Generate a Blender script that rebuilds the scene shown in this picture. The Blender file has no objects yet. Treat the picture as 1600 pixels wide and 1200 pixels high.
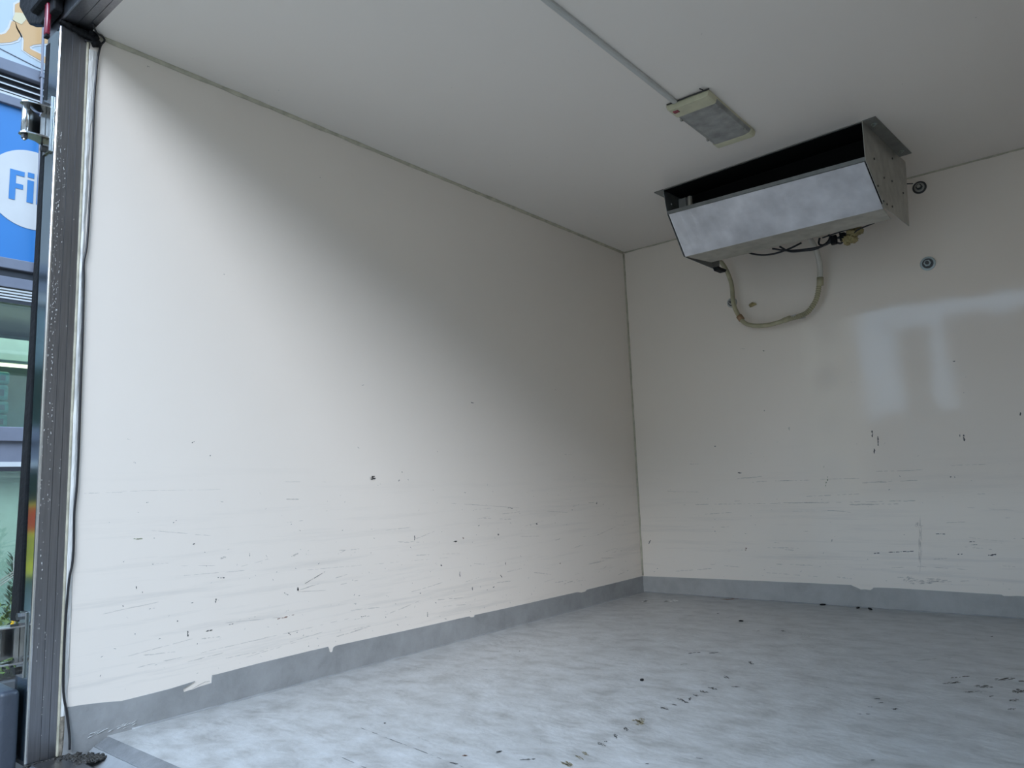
import bpy, bmesh, math, random
from mathutils import Vector, Matrix, noise

# ---------------------------------------------------------------- camera, sky, exposure
scene = bpy.context.scene
C = scene.collection
R = math.radians
L, W, H = 2.7743, 2.06, 1.85           # inside length, width and height of the cargo box
SX = -3.5                              # plane of the shop front beside the truck
GZ = -0.95                             # street level

cam_data = bpy.data.cameras.new('camera')
cam_data.sensor_width = 36.0
cam_data.lens = 1156.02 * 36.0 / 1600.0
cam_data.clip_start = 0.02
cam = bpy.data.objects.new('camera', cam_data)
cam.location = (2.0468, -0.7404, 0.5838)
cam.rotation_euler = (R(97.7708), R(2.142), R(39.7269))
C.objects.link(cam)
scene.camera = cam

world = bpy.data.worlds.new('overcast_sky')
scene.world = world
world.use_nodes = True
wn = world.node_tree
wn.nodes.clear()
w_out = wn.nodes.new('ShaderNodeOutputWorld')
w_bg = wn.nodes.new('ShaderNodeBackground')
w_co = wn.nodes.new('ShaderNodeTexCoord')
w_sp = wn.nodes.new('ShaderNodeSeparateXYZ')
w_rp = wn.nodes.new('ShaderNodeValToRGB')
w_rp.color_ramp.elements[0].position = 0.0
w_rp.color_ramp.elements[0].color = (0.335, 0.48, 0.66, 1)
w_rp.color_ramp.elements[1].position = 1.0
w_rp.color_ramp.elements[1].color = (0.68, 1.0, 1.44, 1)
wn.links.new(w_co.outputs['Generated'], w_sp.inputs[0])
wn.links.new(w_sp.outputs['Z'], w_rp.inputs[0])
wn.links.new(w_rp.outputs[0], w_bg.inputs[0])
w_bg.inputs[1].default_value = SKY = 1.0
wn.links.new(w_bg.outputs[0], w_out.inputs[0])

# the sun behind thin cloud: a wide soft source from behind the truck, on its right
sun_data = bpy.data.lights.new('veiled_sun', 'SUN')
sun_data.energy = 0.71
sun_data.angle = R(27)
sun_data.color = (0.83, 0.89, 1.0)
sun = bpy.data.objects.new('veiled_sun', sun_data)
sun.rotation_euler = Vector((0.74, -1.0, 0.77)).to_track_quat('Z', 'Y').to_euler()
C.objects.link(sun)

scene.view_settings.view_transform = 'Standard'
scene.view_settings.look = 'None'
scene.view_settings.gamma = 1.0
scene.view_settings.use_curve_mapping = False
scene.view_settings.exposure = 1.86

# unseen fill lights, added to brighten the shop behind its windows
def area_light(name, loc, rot, sx, sy, power, col):
    d = bpy.data.lights.new(name, 'AREA'); d.shape = 'RECTANGLE'; d.size = sx; d.size_y = sy; d.energy = power; d.color = col
    o = bpy.data.objects.new(name, d); o.location = loc; o.rotation_euler = rot; C.objects.link(o)
    return o
area_light('shop_fill', (SX - .55, .9, 1.86), (0, 0, 0), .4, 2.4, 2.6, (.95, 1.0, .95))
area_light('shop_fill', (SX - .7, .9, .78), (0, 0, 0), .6, 2.4, 7, (.92, 1.0, .98))

# ---------------------------------------------------------------- materials
def new_mat(name):
    m = bpy.data.materials.new(name)
    m.use_nodes = True
    n = m.node_tree
    return m, n, n.nodes['Principled BSDF']

def mat(name, col, rough=0.5, metal=0.0, vary=0.08, scale=8.0, bump=0.0, bscale=40.0, stretch=(1, 1, 1),
        coat=0.0, alpha=1.0, emit=None, spec=0.5):
    """plain procedural material: a colour with noise in tone and (if asked) in relief"""
    m, n, b = new_mat(name)
    co = n.nodes.new('ShaderNodeTexCoord')
    mp = n.nodes.new('ShaderNodeMapping')
    mp.inputs['Scale'].default_value = stretch
    n.links.new(co.outputs['Object'], mp.inputs[0])
    nz = n.nodes.new('ShaderNodeTexNoise')
    nz.inputs['Scale'].default_value = scale
    nz.inputs['Detail'].default_value = 5
    n.links.new(mp.outputs[0], nz.inputs['Vector'])
    rp = n.nodes.new('ShaderNodeValToRGB')
    rp.color_ramp.elements[0].position = 0.3
    rp.color_ramp.elements[1].position = 0.7
    rp.color_ramp.elements[0].color = [c * (1 - vary) for c in col] + [1]
    rp.color_ramp.elements[1].color = [c * (1 + vary) for c in col] + [1]
    n.links.new(nz.outputs['Fac'], rp.inputs[0])
    n.links.new(rp.outputs[0], b.inputs['Base Color'])
    b.inputs['Roughness'].default_value = rough
    b.inputs['Metallic'].default_value = metal
    b.inputs['Specular IOR Level'].default_value = spec
    b.inputs['Coat Weight'].default_value = coat
    b.inputs['Alpha'].default_value = alpha
    if emit:
        b.inputs['Emission Color'].default_value = (*emit[0], 1)
        b.inputs['Emission Strength'].default_value = emit[1]
    if bump:
        n2 = n.nodes.new('ShaderNodeTexNoise')
        n2.inputs['Scale'].default_value = bscale
        n2.inputs['Detail'].default_value = 4
        n.links.new(mp.outputs[0], n2.inputs['Vector'])
        bp = n.nodes.new('ShaderNodeBump')
        bp.inputs['Strength'].default_value = bump
        bp.inputs['Distance'].default_value = 0.01
        n.links.new(n2.outputs['Fac'], bp.inputs['Height'])
        n.links.new(bp.outputs[0], b.inputs['Normal'])
    return m

def panel_mat(name, col, grime, axis_scale, rough):
    """glossy white gelcoat panel with rub marks low down, a slight ripple and specks"""
    m, n, b = new_mat(name)
    N, K = n.nodes.new, n.links.new
    co = N('ShaderNodeTexCoord')
    mp = N('ShaderNodeMapping'); mp.inputs['Scale'].default_value = axis_scale
    K(co.outputs['Object'], mp.inputs[0])
    big = N('ShaderNodeTexNoise'); big.inputs['Scale'].default_value = 1.3; big.inputs['Detail'].default_value = 3
    K(co.outputs['Object'], big.inputs['Vector'])
    r0 = N('ShaderNodeValToRGB')
    r0.color_ramp.elements[0].position = 0.3; r0.color_ramp.elements[0].color = [c * 0.975 for c in col] + [1]
    r0.color_ramp.elements[1].position = 0.7; r0.color_ramp.elements[1].color = list(col) + [1]
    K(big.outputs['Fac'], r0.inputs[0])
    # long rubbed streaks, only in the lower part of a wall
    st = N('ShaderNodeTexNoise'); st.inputs['Scale'].default_value = 1.0; st.inputs['Detail'].default_value = 6
    st.inputs['Roughness'].default_value = 0.7
    K(mp.outputs[0], st.inputs['Vector'])
    r1 = N('ShaderNodeValToRGB')
    r1.color_ramp.elements[0].position = 0.52; r1.color_ramp.elements[0].color = (0, 0, 0, 1)
    r1.color_ramp.elements[1].position = 0.75; r1.color_ramp.elements[1].color = (1, 1, 1, 1)
    K(st.outputs['Fac'], r1.inputs[0])
    sp = N('ShaderNodeSeparateXYZ'); K(co.outputs['Object'], sp.inputs[0])
    mr = N('ShaderNodeMapRange'); mr.inputs['From Min'].default_value = 0.75; mr.inputs['From Max'].default_value = 0.15
    mr.inputs['To Min'].default_value = 0.0; mr.inputs['To Max'].default_value = grime
    K(sp.outputs['Z'], mr.inputs['Value'])
    mu = N('ShaderNodeMath'); mu.operation = 'MULTIPLY'; K(r1.outputs[0], mu.inputs[0]); K(mr.outputs[0], mu.inputs[1])
    mx = N('ShaderNodeMixRGB'); mx.inputs['Color2'].default_value = (0.42, 0.39, 0.36, 1)
    K(mu.outputs[0], mx.inputs['Fac']); K(r0.outputs[0], mx.inputs['Color1'])
    # fine dark specks
    vo = N('ShaderNodeTexVoronoi'); vo.inputs['Scale'].default_value = 16
    K(co.outputs['Object'], vo.inputs['Vector'])
    lt = N('ShaderNodeMath'); lt.operation = 'LESS_THAN'; lt.inputs[1].default_value = 0.028
    K(vo.outputs['Distance'], lt.inputs[0])
    wh = N('ShaderNodeTexNoise'); wh.inputs['Scale'].default_value = 5
    K(co.outputs['Object'], wh.inputs['Vector'])
    gt = N('ShaderNodeMath'); gt.operation = 'GREATER_THAN'; gt.inputs[1].default_value = 0.6
    K(wh.outputs['Fac'], gt.inputs[0])
    m2 = N('ShaderNodeMath'); m2.operation = 'MULTIPLY'; K(lt.outputs[0], m2.inputs[0]); K(gt.outputs[0], m2.inputs[1])
    m3 = N('ShaderNodeMath'); m3.operation = 'MULTIPLY'; m3.inputs[1].default_value = 0.6; K(m2.outputs[0], m3.inputs[0])
    mx2 = N('ShaderNodeMixRGB'); mx2.inputs['Color2'].default_value = (0.16, 0.15, 0.14, 1)
    K(m3.outputs[0], mx2.inputs['Fac']); K(mx.outputs[0], mx2.inputs['Color1'])
    K(mx2.outputs[0], b.inputs['Base Color'])
    b.inputs['Roughness'].default_value = rough
    rip = N('ShaderNodeTexNoise'); rip.inputs['Scale'].default_value = 3.0; rip.inputs['Detail'].default_value = 2
    K(co.outputs['Object'], rip.inputs['Vector'])
    bp = N('ShaderNodeBump'); bp.inputs['Strength'].default_value = 0.16; bp.inputs['Distance'].default_value = 0.012
    K(rip.outputs['Fac'], bp.inputs['Height']); K(bp.outputs[0], b.inputs['Normal'])
    return m

def floor_mat(name, cols, rough, scale, stretch, bump):
    m, n, b = new_mat(name)
    N, K = n.nodes.new, n.links.new
    co = N('ShaderNodeTexCoord')
    mp = N('ShaderNodeMapping'); mp.inputs['Scale'].default_value = stretch
    K(co.outputs['Object'], mp.inputs[0])
    a = N('ShaderNodeTexNoise'); a.inputs['Scale'].default_value = scale; a.inputs['Detail'].default_value = 8; a.inputs['Roughness'].default_value = 0.65
    a.inputs['Distortion'].default_value = 0.25
    K(mp.outputs[0], a.inputs['Vector'])
    r = N('ShaderNodeValToRGB')
    e = r.color_ramp.elements
    e[0].position = 0.30; e[0].color = (*cols[0], 1)
    e[1].position = 0.72; e[1].color = (*cols[2], 1)
    k = e.new(0.5); k.color = (*cols[1], 1)
    K(a.outputs['Fac'], r.inputs[0])
    K(r.outputs[0], b.inputs['Base Color'])
    rr = N('ShaderNodeMapRange'); rr.inputs['To Min'].default_value = rough - 0.1; rr.inputs['To Max'].default_value = rough + 0.12
    K(a.outputs['Fac'], rr.inputs['Value']); K(rr.outputs[0], b.inputs['Roughness'])
    f = N('ShaderNodeTexNoise'); f.inputs['Scale'].default_value = scale * 4; f.inputs['Detail'].default_value = 4
    K(mp.outputs[0], f.inputs['Vector'])
    bp = N('ShaderNodeBump'); bp.inputs['Strength'].default_value = bump; bp.inputs['Distance'].default_value = 0.004
    K(f.outputs['Fac'], bp.inputs['Height']); K(bp.outputs[0], b.inputs['Normal'])
    return m

def pane_mat(name, tint, through):
    """window glass: a clear tinted sheet that also mirrors"""
    m, n, b = new_mat(name)
    n.nodes.remove(b)
    N, K = n.nodes.new, n.links.new
    out = n.nodes['Material Output']
    tr = N('ShaderNodeBsdfTransparent'); tr.inputs[0].default_value = (*tint, 1)
    gl = N('ShaderNodeBsdfGlossy'); gl.inputs['Roughness'].default_value = 0.02
    fr = N('ShaderNodeFresnel'); fr.inputs[0].default_value = 1.5
    ad = N('ShaderNodeMath'); ad.operation = 'ADD'; ad.inputs[1].default_value = 1 - through; ad.use_clamp = True
    K(fr.outputs[0], ad.inputs[0])
    mx = N('ShaderNodeMixShader'); K(ad.outputs[0], mx.inputs[0]); K(tr.outputs[0], mx.inputs[1]); K(gl.outputs[0], mx.inputs[2])
    K(mx.outputs[0], out.inputs[0])
    return m

MT = {}
MT['wall_left'] = panel_mat('white_gelcoat_left', (0.89, 0.80, 0.705), 0.4, (6, 1.2, 26), 0.22)
MT['wall_back'] = panel_mat('white_gelcoat_back', (0.90, 0.80, 0.69), 0.4, (1.2, 6, 26), 0.065)
MT['ceiling'] = panel_mat('white_gelcoat_ceiling', (0.85, 0.78, 0.705), 0.0, (2, 2, 2), 0.35)
MT['floor'] = floor_mat('grey_floor_paint', ((0.28, 0.268, 0.25), (0.42, 0.408, 0.388), (0.52, 0.51, 0.495)), 0.36, 11.0, (0.9, 1.4, 1), 0.45)
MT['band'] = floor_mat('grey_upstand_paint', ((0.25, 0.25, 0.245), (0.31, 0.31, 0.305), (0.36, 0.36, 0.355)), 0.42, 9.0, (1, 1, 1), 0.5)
MT['band_back'] = floor_mat('lightened_upstand_paint_back', ((0.36, 0.345, 0.32), (0.42, 0.405, 0.38), (0.47, 0.455, 0.43)), 0.42, 9.0, (1, 1, 1), 0.5)  # lighter, warmer copy of the same paint, lifting the dim back wall
MT['threshold'] = floor_mat('grey_threshold_paint', ((0.20, 0.20, 0.20), (0.27, 0.27, 0.27), (0.33, 0.33, 0.33)), 0.35, 10.0, (1, 1, 1), 0.4)
MT['threshold_dark'] = floor_mat('dark_threshold_edge', ((0.12, 0.12, 0.12), (0.17, 0.17, 0.17), (0.22, 0.22, 0.22)), 0.45, 14.0, (1, 1, 1), 0.5)  # darker grey than the ramp
MT['bead'] = mat('yellowed_sealant', (0.50, 0.46, 0.35), 0.5, vary=0.2, scale=30, bump=0.3, bscale=60)
MT['white_seal'] = mat('white_sealant', (0.72, 0.70, 0.66), 0.4, vary=0.2, scale=25, bump=0.8, bscale=45, stretch=(1, 1, .3))
MT['steel'] = mat('brushed_stainless_dark', (0.30, 0.30, 0.315), 0.30, 1.0, vary=0.12, scale=40, bump=0.05, bscale=90, stretch=(6, 6, .25))
MT['mirror_steel'] = mat('teal_tinted_stainless', (0.40, 0.48, 0.51), 0.11, 1.0, vary=0.05, scale=10)  # teal tint stands in for the mirrored shop glass
MT['bright_steel'] = mat('bright_stainless', (0.72, 0.72, 0.72), 0.18, 1.0, vary=0.06, scale=30)
MT['hinge_steel'] = mat('hinge_stainless', (0.55, 0.54, 0.52), 0.22, 1.0, vary=0.15, scale=30)
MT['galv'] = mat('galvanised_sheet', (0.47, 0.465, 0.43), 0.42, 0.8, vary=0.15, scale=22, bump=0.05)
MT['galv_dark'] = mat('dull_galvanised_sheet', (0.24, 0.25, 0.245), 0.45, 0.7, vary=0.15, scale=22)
MT['unit_panel'] = mat('scuffed_bare_aluminium', (0.68, 0.68, 0.71), 0.42, 0.3, vary=0.19, scale=10, bump=0.05, bscale=20)
MT['coil'] = mat('coil_slot_shade', (0.005, 0.005, 0.005), 0.7, spec=0.1)  # near-black colour carries the shade inside the air slot
MT['black'] = mat('black_rubber', (0.010, 0.010, 0.011), 0.6, vary=0.3, bump=0.3, bscale=50, spec=0.2)
MT['cable'] = mat('black_cable_sheath', (0.015, 0.015, 0.017), 0.4)
MT['bluegrey'] = mat('dark_bluegrey_paint', (0.05, 0.058, 0.075), 0.4, vary=0.2, bump=0.2, bscale=60)
MT['red'] = mat('dark_red_lens', (0.22, 0.01, 0.03), 0.25, coat=0.6)
MT['cream'] = mat('yellowed_cream_plastic', (0.58, 0.55, 0.38), 0.4, vary=0.12, scale=18)
MT['diffuser'] = mat('dirty_frosted_diffuser', (0.30, 0.295, 0.275), 0.35, vary=0.28, scale=22)
MT['conduit'] = mat('grey_white_trunking', (0.50, 0.49, 0.46), 0.45)
MT['hose'] = mat('yellowed_hose', (0.42, 0.38, 0.24), 0.4, vary=0.2, scale=20)
MT['hose_white'] = mat('pale_hose', (0.62, 0.58, 0.50), 0.4, vary=0.15)
MT['foam'] = mat('yellow_expanding_foam', (0.42, 0.34, 0.16), 0.9, vary=0.3, scale=30, bump=1.0, bscale=70)
MT['zinc'] = mat('zinc_bolt', (0.40, 0.45, 0.45), 0.35, 0.9)
MT['dark_metal'] = mat('dark_bolt', (0.10, 0.10, 0.10), 0.4, 0.8)
MT['grime'] = mat('brown_grimed_sealant', (0.22, 0.19, 0.15), 0.6, vary=0.6, scale=70, bump=0.5, bscale=90)
MT['dirt'] = mat('wet_dirt', (0.035, 0.03, 0.024), 0.5, vary=0.5, scale=60, bump=1.0, bscale=120)
# marks (paint gone, rubbed rubber, rust): their own colours
MT['m0'] = mat('dark_scuff', (0.10, 0.095, 0.09), 0.7, vary=0.3, scale=90)
MT['m1'] = mat('olive_scuff', (0.33, 0.33, 0.22), 0.7, vary=0.3, scale=90)
MT['m2'] = mat('rust_scuff', (0.30, 0.19, 0.14), 0.7, vary=0.3, scale=90)
MT['m3'] = mat('faint_rub', (0.40, 0.385, 0.36), 0.6, vary=0.3, scale=90, alpha=0.25)
MT['m4'] = mat('brown_grime', (0.20, 0.17, 0.14), 0.7, vary=0.3, scale=90, alpha=0.22)
MT['m5'] = mat('bare_fibreglass_chip', (0.24, 0.20, 0.12), 0.7, vary=0.4, scale=120)
MT['m7'] = mat('dark_brown_wear', (0.15, 0.135, 0.115), 0.7, vary=0.4, scale=90, alpha=0.85)
MT['m3w'] = mat('lifted_grey_paint', (0.52, 0.52, 0.51), 0.5, vary=0.2, scale=90)
MT['m6'] = mat('white_chip', (0.75, 0.73, 0.70), 0.5)
# street
MT['sign_blue'] = mat('blue_sign_film', (0.022, 0.14, 0.36), 0.35, vary=0.05, scale=2)
MT['letter_blue'] = mat('blue_letter_film', (0.03, 0.15, 0.36), 0.4, vary=0.03)
MT['sign_white'] = mat('white_sign_film', (0.46, 0.44, 0.42), 0.4, vary=0.03)
MT['sign_pale'] = mat('pale_blue_sign_film', (0.35, 0.39, 0.41), 0.4, vary=0.05, scale=1.5)
MT['orange'] = mat('orange_sign_film', (0.47, 0.27, 0.11), 0.4, vary=0.05, scale=3)
MT['pale_cream'] = mat('cream_sign_film', (0.50, 0.41, 0.25), 0.4, vary=0.03)
MT['alu_grey'] = mat('grey_window_profile', (0.13, 0.135, 0.165), 0.4, vary=0.08)
MT['alu_dark'] = mat('dark_window_profile', (0.02, 0.021, 0.025), 0.4)
MT['slat'] = mat('white_louvre_slat', (0.45, 0.45, 0.44), 0.4, vary=0.04)
MT['glass_green'] = pane_mat('green_tinted_glass', (0.80, 0.93, 0.91), 0.9)
MT['interior'] = mat('pale_green_shop_wall', (0.44, 0.55, 0.52), 0.7)
MT['packet'] = mat('mint_packet_film', (0.30, 0.60, 0.52), 0.35, vary=0.25, scale=25)
MT['shelf'] = mat('pale_shelf', (0.6, 0.6, 0.5), 0.5)
MT['tube'] = mat('lit_shop_tube', (1, 1, 1), 0.5, emit=((1.0, 0.93, 0.70), 1.0))
MT['ground'] = mat('pale_paving', (0.25, 0.215, 0.175), 0.8, vary=0.15, scale=3, bump=0.2, bscale=20)
MT['render_a'] = mat('grey_render', (0.22, 0.215, 0.21), 0.8, vary=0.1, scale=1)
MT['render_b'] = mat('ochre_render', (0.62, 0.50, 0.36), 0.8, vary=0.1, scale=1)  # lightened to throw warm fill into the box
MT['render_c'] = mat('brown_render', (0.19, 0.175, 0.17), 0.8, vary=0.1, scale=1)
MT['leaf'] = mat('dull_green_needles', (0.055, 0.085, 0.05), 0.6, vary=0.4, scale=30)
MT['leaf2'] = mat('mid_green_leaves', (0.09, 0.13, 0.035), 0.6, vary=0.4, scale=30)
MT['petal'] = mat('yellow_petals', (0.80, 0.52, 0.03), 0.5, vary=0.2, scale=30)
MT['twig'] = mat('grey_twig', (0.30, 0.28, 0.24), 0.8)
MT['planter'] = mat('dark_planter', (0.06, 0.06, 0.06), 0.6)
MT['poster_yellow'] = mat('yellow_poster', (0.72, 0.62, 0.05), 0.4, vary=0.06)
MT['poster_red'] = mat('red_poster', (0.60, 0.05, 0.02), 0.4, vary=0.06)
MT['ink'] = mat('black_ink', (0.015, 0.015, 0.015), 0.5)
MT['placeholder'] = mat('white_placeholder', (0.72, 0.72, 0.74), 0.5, vary=0.05, bump=0.4, bscale=12)
MT['outer'] = mat('white_outer_panel', (0.75, 0.75, 0.75), 0.3, vary=0.03)

# ---------------------------------------------------------------- mesh helpers
class MB:
    """collects shapes; build() links them as one mesh object"""
    def __init__(s):
        s.v = []; s.f = []
    def add(s, vs, fs):
        o = len(s.v)
        s.v += [tuple(p) for p in vs]
        s.f += [tuple(i + o for i in q) for q in fs]
        return s
    def box(s, x0, x1, y0, y1, z0, z1):
        return s.add([(x0, y0, z0), (x1, y0, z0), (x1, y1, z0), (x0, y1, z0), (x0, y0, z1), (x1, y0, z1), (x1, y1, z1), (x0, y1, z1)],
                     [(0, 3, 2, 1), (4, 5, 6, 7), (0, 1, 5, 4), (1, 2, 6, 5), (2, 3, 7, 6), (3, 0, 4, 7)])
    def prism(s, pts, axis, a, b):
        """extrude a 2-D outline along an axis; pts are the two other coordinates in order"""
        def P(p, t):
            if axis == 0: return (t, p[0], p[1])
            if axis == 1: return (p[0], t, p[1])
            return (p[0], p[1], t)
        n = len(pts)
        vs = [P(p, a) for p in pts] + [P(p, b) for p in pts]
        fs = [tuple(range(n - 1, -1, -1)), tuple(range(n, 2 * n))]
        fs += [(i, (i + 1) % n, n + (i + 1) % n, n + i) for i in range(n)]
        return s.add(vs, fs)
    def tube(s, path, rad, n=10, cap=True):
        """sweep a circle along points; rad is a number or a list"""
        pts = [Vector(p) for p in path]
        m = len(pts)
        rs = rad if isinstance(rad, (list, tuple)) else [rad] * m
        vs = []; fs = []
        t0 = (pts[1] - pts[0]).normalized()
        up = Vector((0, 0, 1)) if abs(t0.z) < 0.9 else Vector((1, 0, 0))
        nrm = t0.cross(up).normalized()
        for i in range(m):
            t = (pts[min(i + 1, m - 1)] - pts[max(i - 1, 0)]).normalized()
            nrm = (nrm - t * nrm.dot(t)).normalized()
            bi = t.cross(nrm)
            for k in range(n):
                a = 2 * math.pi * k / n
                vs.append(pts[i] + (nrm * math.cos(a) + bi * math.sin(a)) * rs[i])
        for i in range(m - 1):
            for k in range(n):
                fs.append((i * n + k, i * n + (k + 1) % n, (i + 1) * n + (k + 1) % n, (i + 1) * n + k))
        if cap:
            fs.append(tuple(range(n - 1, -1, -1)))
            fs.append(tuple((m - 1) * n + k for k in range(n)))
        return s.add(vs, fs)
    def cyl(s, p, q, r, n=16):
        return s.tube([p, q], r, n)
    def lump(s, c, r, seed=0, amp=0.35, sub=2, freq=2.5):
        bm = bmesh.new()
        bmesh.ops.create_icosphere(bm, subdivisions=sub, radius=1)
        for v in bm.verts:
            d = 1 + amp * noise.noise(v.co * freq + Vector((seed * 3.1, seed * 1.7, seed)))
            v.co = Vector((v.co.x * r[0] * d + c[0], v.co.y * r[1] * d + c[1], v.co.z * r[2] * d + c[2]))
        bm.verts.index_update()
        s.add([v.co[:] for v in bm.verts], [[v.index for v in f.verts] for f in bm.faces])
        bm.free()
        return s
    def build(s, name, m, parent=None, smooth=False, bevel=0.0, seg=2):
        me = bpy.data.meshes.new(name)
        me.from_pydata(s.v, [], s.f)
        bm = bmesh.new(); bm.from_mesh(me)
        bmesh.ops.recalc_face_normals(bm, faces=bm.faces)
        if bevel:
            es = [e for e in bm.edges if len(e.link_faces) == 2 and e.calc_face_angle(0) > 0.6]
            bmesh.ops.bevel(bm, geom=es, offset=bevel, segments=seg, affect='EDGES', clamp_overlap=True, profile=0.5)
        bm.to_mesh(me); bm.free()
        for p in me.polygons: p.use_smooth = smooth
        me.materials.append(m)
        o = bpy.data.objects.new(name, me)
        C.objects.link(o)
        if parent is not None: o.parent = parent
        return o

def tag(o, label=None, cat=None, group=None, kind=None):
    if label: o['label'] = label
    if cat: o['category'] = cat
    if group: o['group'] = group
    if kind: o['kind'] = kind
    return o

def empty(name, loc, rz=0.0, label=None, cat=None, group=None, kind=None):
    o = bpy.data.objects.new(name, None)
    o.empty_display_size = 0.05
    o.location = loc; o.rotation_euler = (0, 0, rz)
    C.objects.link(o)
    return tag(o, label, cat, group, kind)

def copy_tree(o, parent=None):
    c = o.copy(); C.objects.link(c)
    if parent is not None: c.parent = parent
    for ch in list(o.children): copy_tree(ch, c)
    return c

def spline(pts, per=8):
    """Catmull-Rom through the points"""
    P = [Vector(p) for p in pts]
    P = [P[0] * 2 - P[1]] + P + [P[-1] * 2 - P[-2]]
    out = []
    for i in range(1, len(P) - 2):
        a, b, c, d = P[i - 1], P[i], P[i + 1], P[i + 2]
        for k in range(per):
            t = k / per
            out.append(0.5 * ((2 * b) + (c - a) * t + (2 * a - 5 * b + 4 * c - d) * t * t + (3 * b - a - 3 * c + d) * t ** 3))
    out.append(P[-2])
    return out

# ---------------------------------------------------------------- the cargo box: floor, walls, ceiling
T = 0.08
o = MB().box(-T, W + T, 0.10, L + T, -T, 0).build('floor', MT['floor']); tag(o, 'worn grey painted floor of the cargo box', kind='structure')
floor = o
wall_left = tag(MB().box(-T, 0, -0.006, L + T, -T, H + T).build('wall_left', MT['wall_left']), 'glossy white left side wall of the cargo box', kind='structure')
wall_back = tag(MB().box(0, W, L, L + T, -0.001, H + 0.001).build('wall_back', MT['wall_back']), 'glossy white front bulkhead wall of the cargo box', kind='structure')
wall_right = tag(MB().box(W, W + T, -0.006, L + T, -T, H + T).build('wall_right', MT['wall_left']), 'glossy white right side wall of the cargo box', kind='structure')
ceiling = tag(MB().box(0, W, -0.006, L + T, H, H + T).build('ceiling', MT['ceiling']), 'white ceiling panel of the cargo box', kind='structure')

def jitter(pts, a, rnd):
    return [(p[0], p[1] + rnd.uniform(-a, a)) for p in pts]

rnd = random.Random(4)
# grey painted upstand along the walls, torn in places along its upper edge
top = [(-0.004, .0915), (.006, .0908), (.042, .0881), (.085, .083), (.133, .0755), (.214, .0765), (.26, .0775), (.318, .0815), (.326, .0823), (.310, .0755), (.300, .0715), (.293, .0700),
       (.2918, .0664), (.2952, .0600), (.306, .0612), (.322, .0615), (.336, .0640), (.358, .0655), (.374, .0667), (.3745, .0780), (.3755, .0869), (.395, .0865), (.4315, .0874), (.52, .090), (.60, .0905), (.70, .0915), (.7673, .0915),
       (.7705, .0840), (.7721, .0759), (.7785, .0720), (.7846, .0735), (.788, .0850), (.7973, .0891), (.85, .0885), (.95, .0875), (1.10, .0855), (1.25, .0845), (1.40, .0835), (1.4317, .0828), (1.437, .0790), (1.4465, .0775), (1.4572, .0768), (1.463, .0835),
       (1.6, .0815), (1.8, .0803), (2.0, .0795), (2.16, .0785), (2.178, .0765), (2.20, .0720), (2.235, .0725), (2.248, .0790), (2.5, .0800), (L - .003, .0815)]
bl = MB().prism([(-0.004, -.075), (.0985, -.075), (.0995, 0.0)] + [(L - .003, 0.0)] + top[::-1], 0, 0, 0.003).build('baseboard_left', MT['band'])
tag(bl, 'grey painted upstand along the foot of the left wall, torn near the door', kind='structure')
topb = [(0.003, .0815), (.2, .084), (.4, .0865), (.6, .0885), (.79, .0905), (.90, .0915), (1.00, .0920), (1.0437, .0924), (1.052, .0880), (1.067, .0825), (1.0817, .0755), (1.100, .0770), (1.1207, .0751), (1.130, .0810), (1.1347, .0866), (1.16, .0880), (1.2233, .0890), (1.40, .0875), (1.52, .0865),
        (1.60, .0860), (1.608, .0815), (1.63, .0820), (1.6535, .0846), (1.70, .0830), (1.8, .0840), (W - .003, .084)]
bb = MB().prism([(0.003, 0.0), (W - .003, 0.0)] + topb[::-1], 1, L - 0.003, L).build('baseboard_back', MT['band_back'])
tag(bb, 'grey painted upstand along the foot of the back wall', kind='structure')
br = MB().box(W - .003, W, -0.004, L - .003, 0, .083).build('baseboard_right', MT['band'])
tag(br, 'grey painted upstand along the foot of the right wall', kind='structure')
# curled scrap of paint in the large tear
MB().tube([(.0035, .318, .0640), (.006, .335, .0700), (.006, .352, .0745), (.0035, .368, .0735)], [.0006, .0013, .0012, .0005], 6).build('paint_curl', MT['m4'], bl)

# beads of sealant in the corners
def bead(name, pts, r, m, wob, seed, label):
    rr = random.Random(seed)
    path = []; rad = []
    for i in range(len(pts) - 1):
        a, b = Vector(pts[i]), Vector(pts[i + 1])
        n = max(2, int((b - a).length / 0.04))
        for k in range(n + (1 if i == len(pts) - 2 else 0)):
            path.append(a.lerp(b, k / n)); rad.append(r * rr.uniform(1 - wob, 1 + wob))
    o = MB().tube(path, rad, 8).build(name, m, None, True)
    return tag(o, label, kind='structure')
bead('trim_1', [(0.001, 0.02, H - .001), (0.001, L - .01, H - .001)], .0085, MT['bead'], .18, 1, 'yellowed sealant bead where the left wall meets the ceiling')
bead('trim_2', [(0.01, L - .001, H - .001), (W, L - .001, H - .001)], .0045, MT['bead'], .3, 2, 'thin sealant bead where the back wall meets the ceiling')
bead('trim_3', [(0.001, L - .001, .085), (0.001, L - .001, H - .01)], .0065, MT['bead'], .2, 3, 'yellowed sealant bead in the corner of left and back wall')
bead('trim_4', [(0.004, .16, .0), (0.004, L - .01, .0)], .0035, MT['band'], .3, 5, 'paint bead where the floor meets the left upstand')
bead('trim_5', [(0.01, L - .004, .0), (W - .01, L - .004, .0)], .003, MT['band'], .3, 6, 'paint bead where the floor meets the back upstand')
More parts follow.
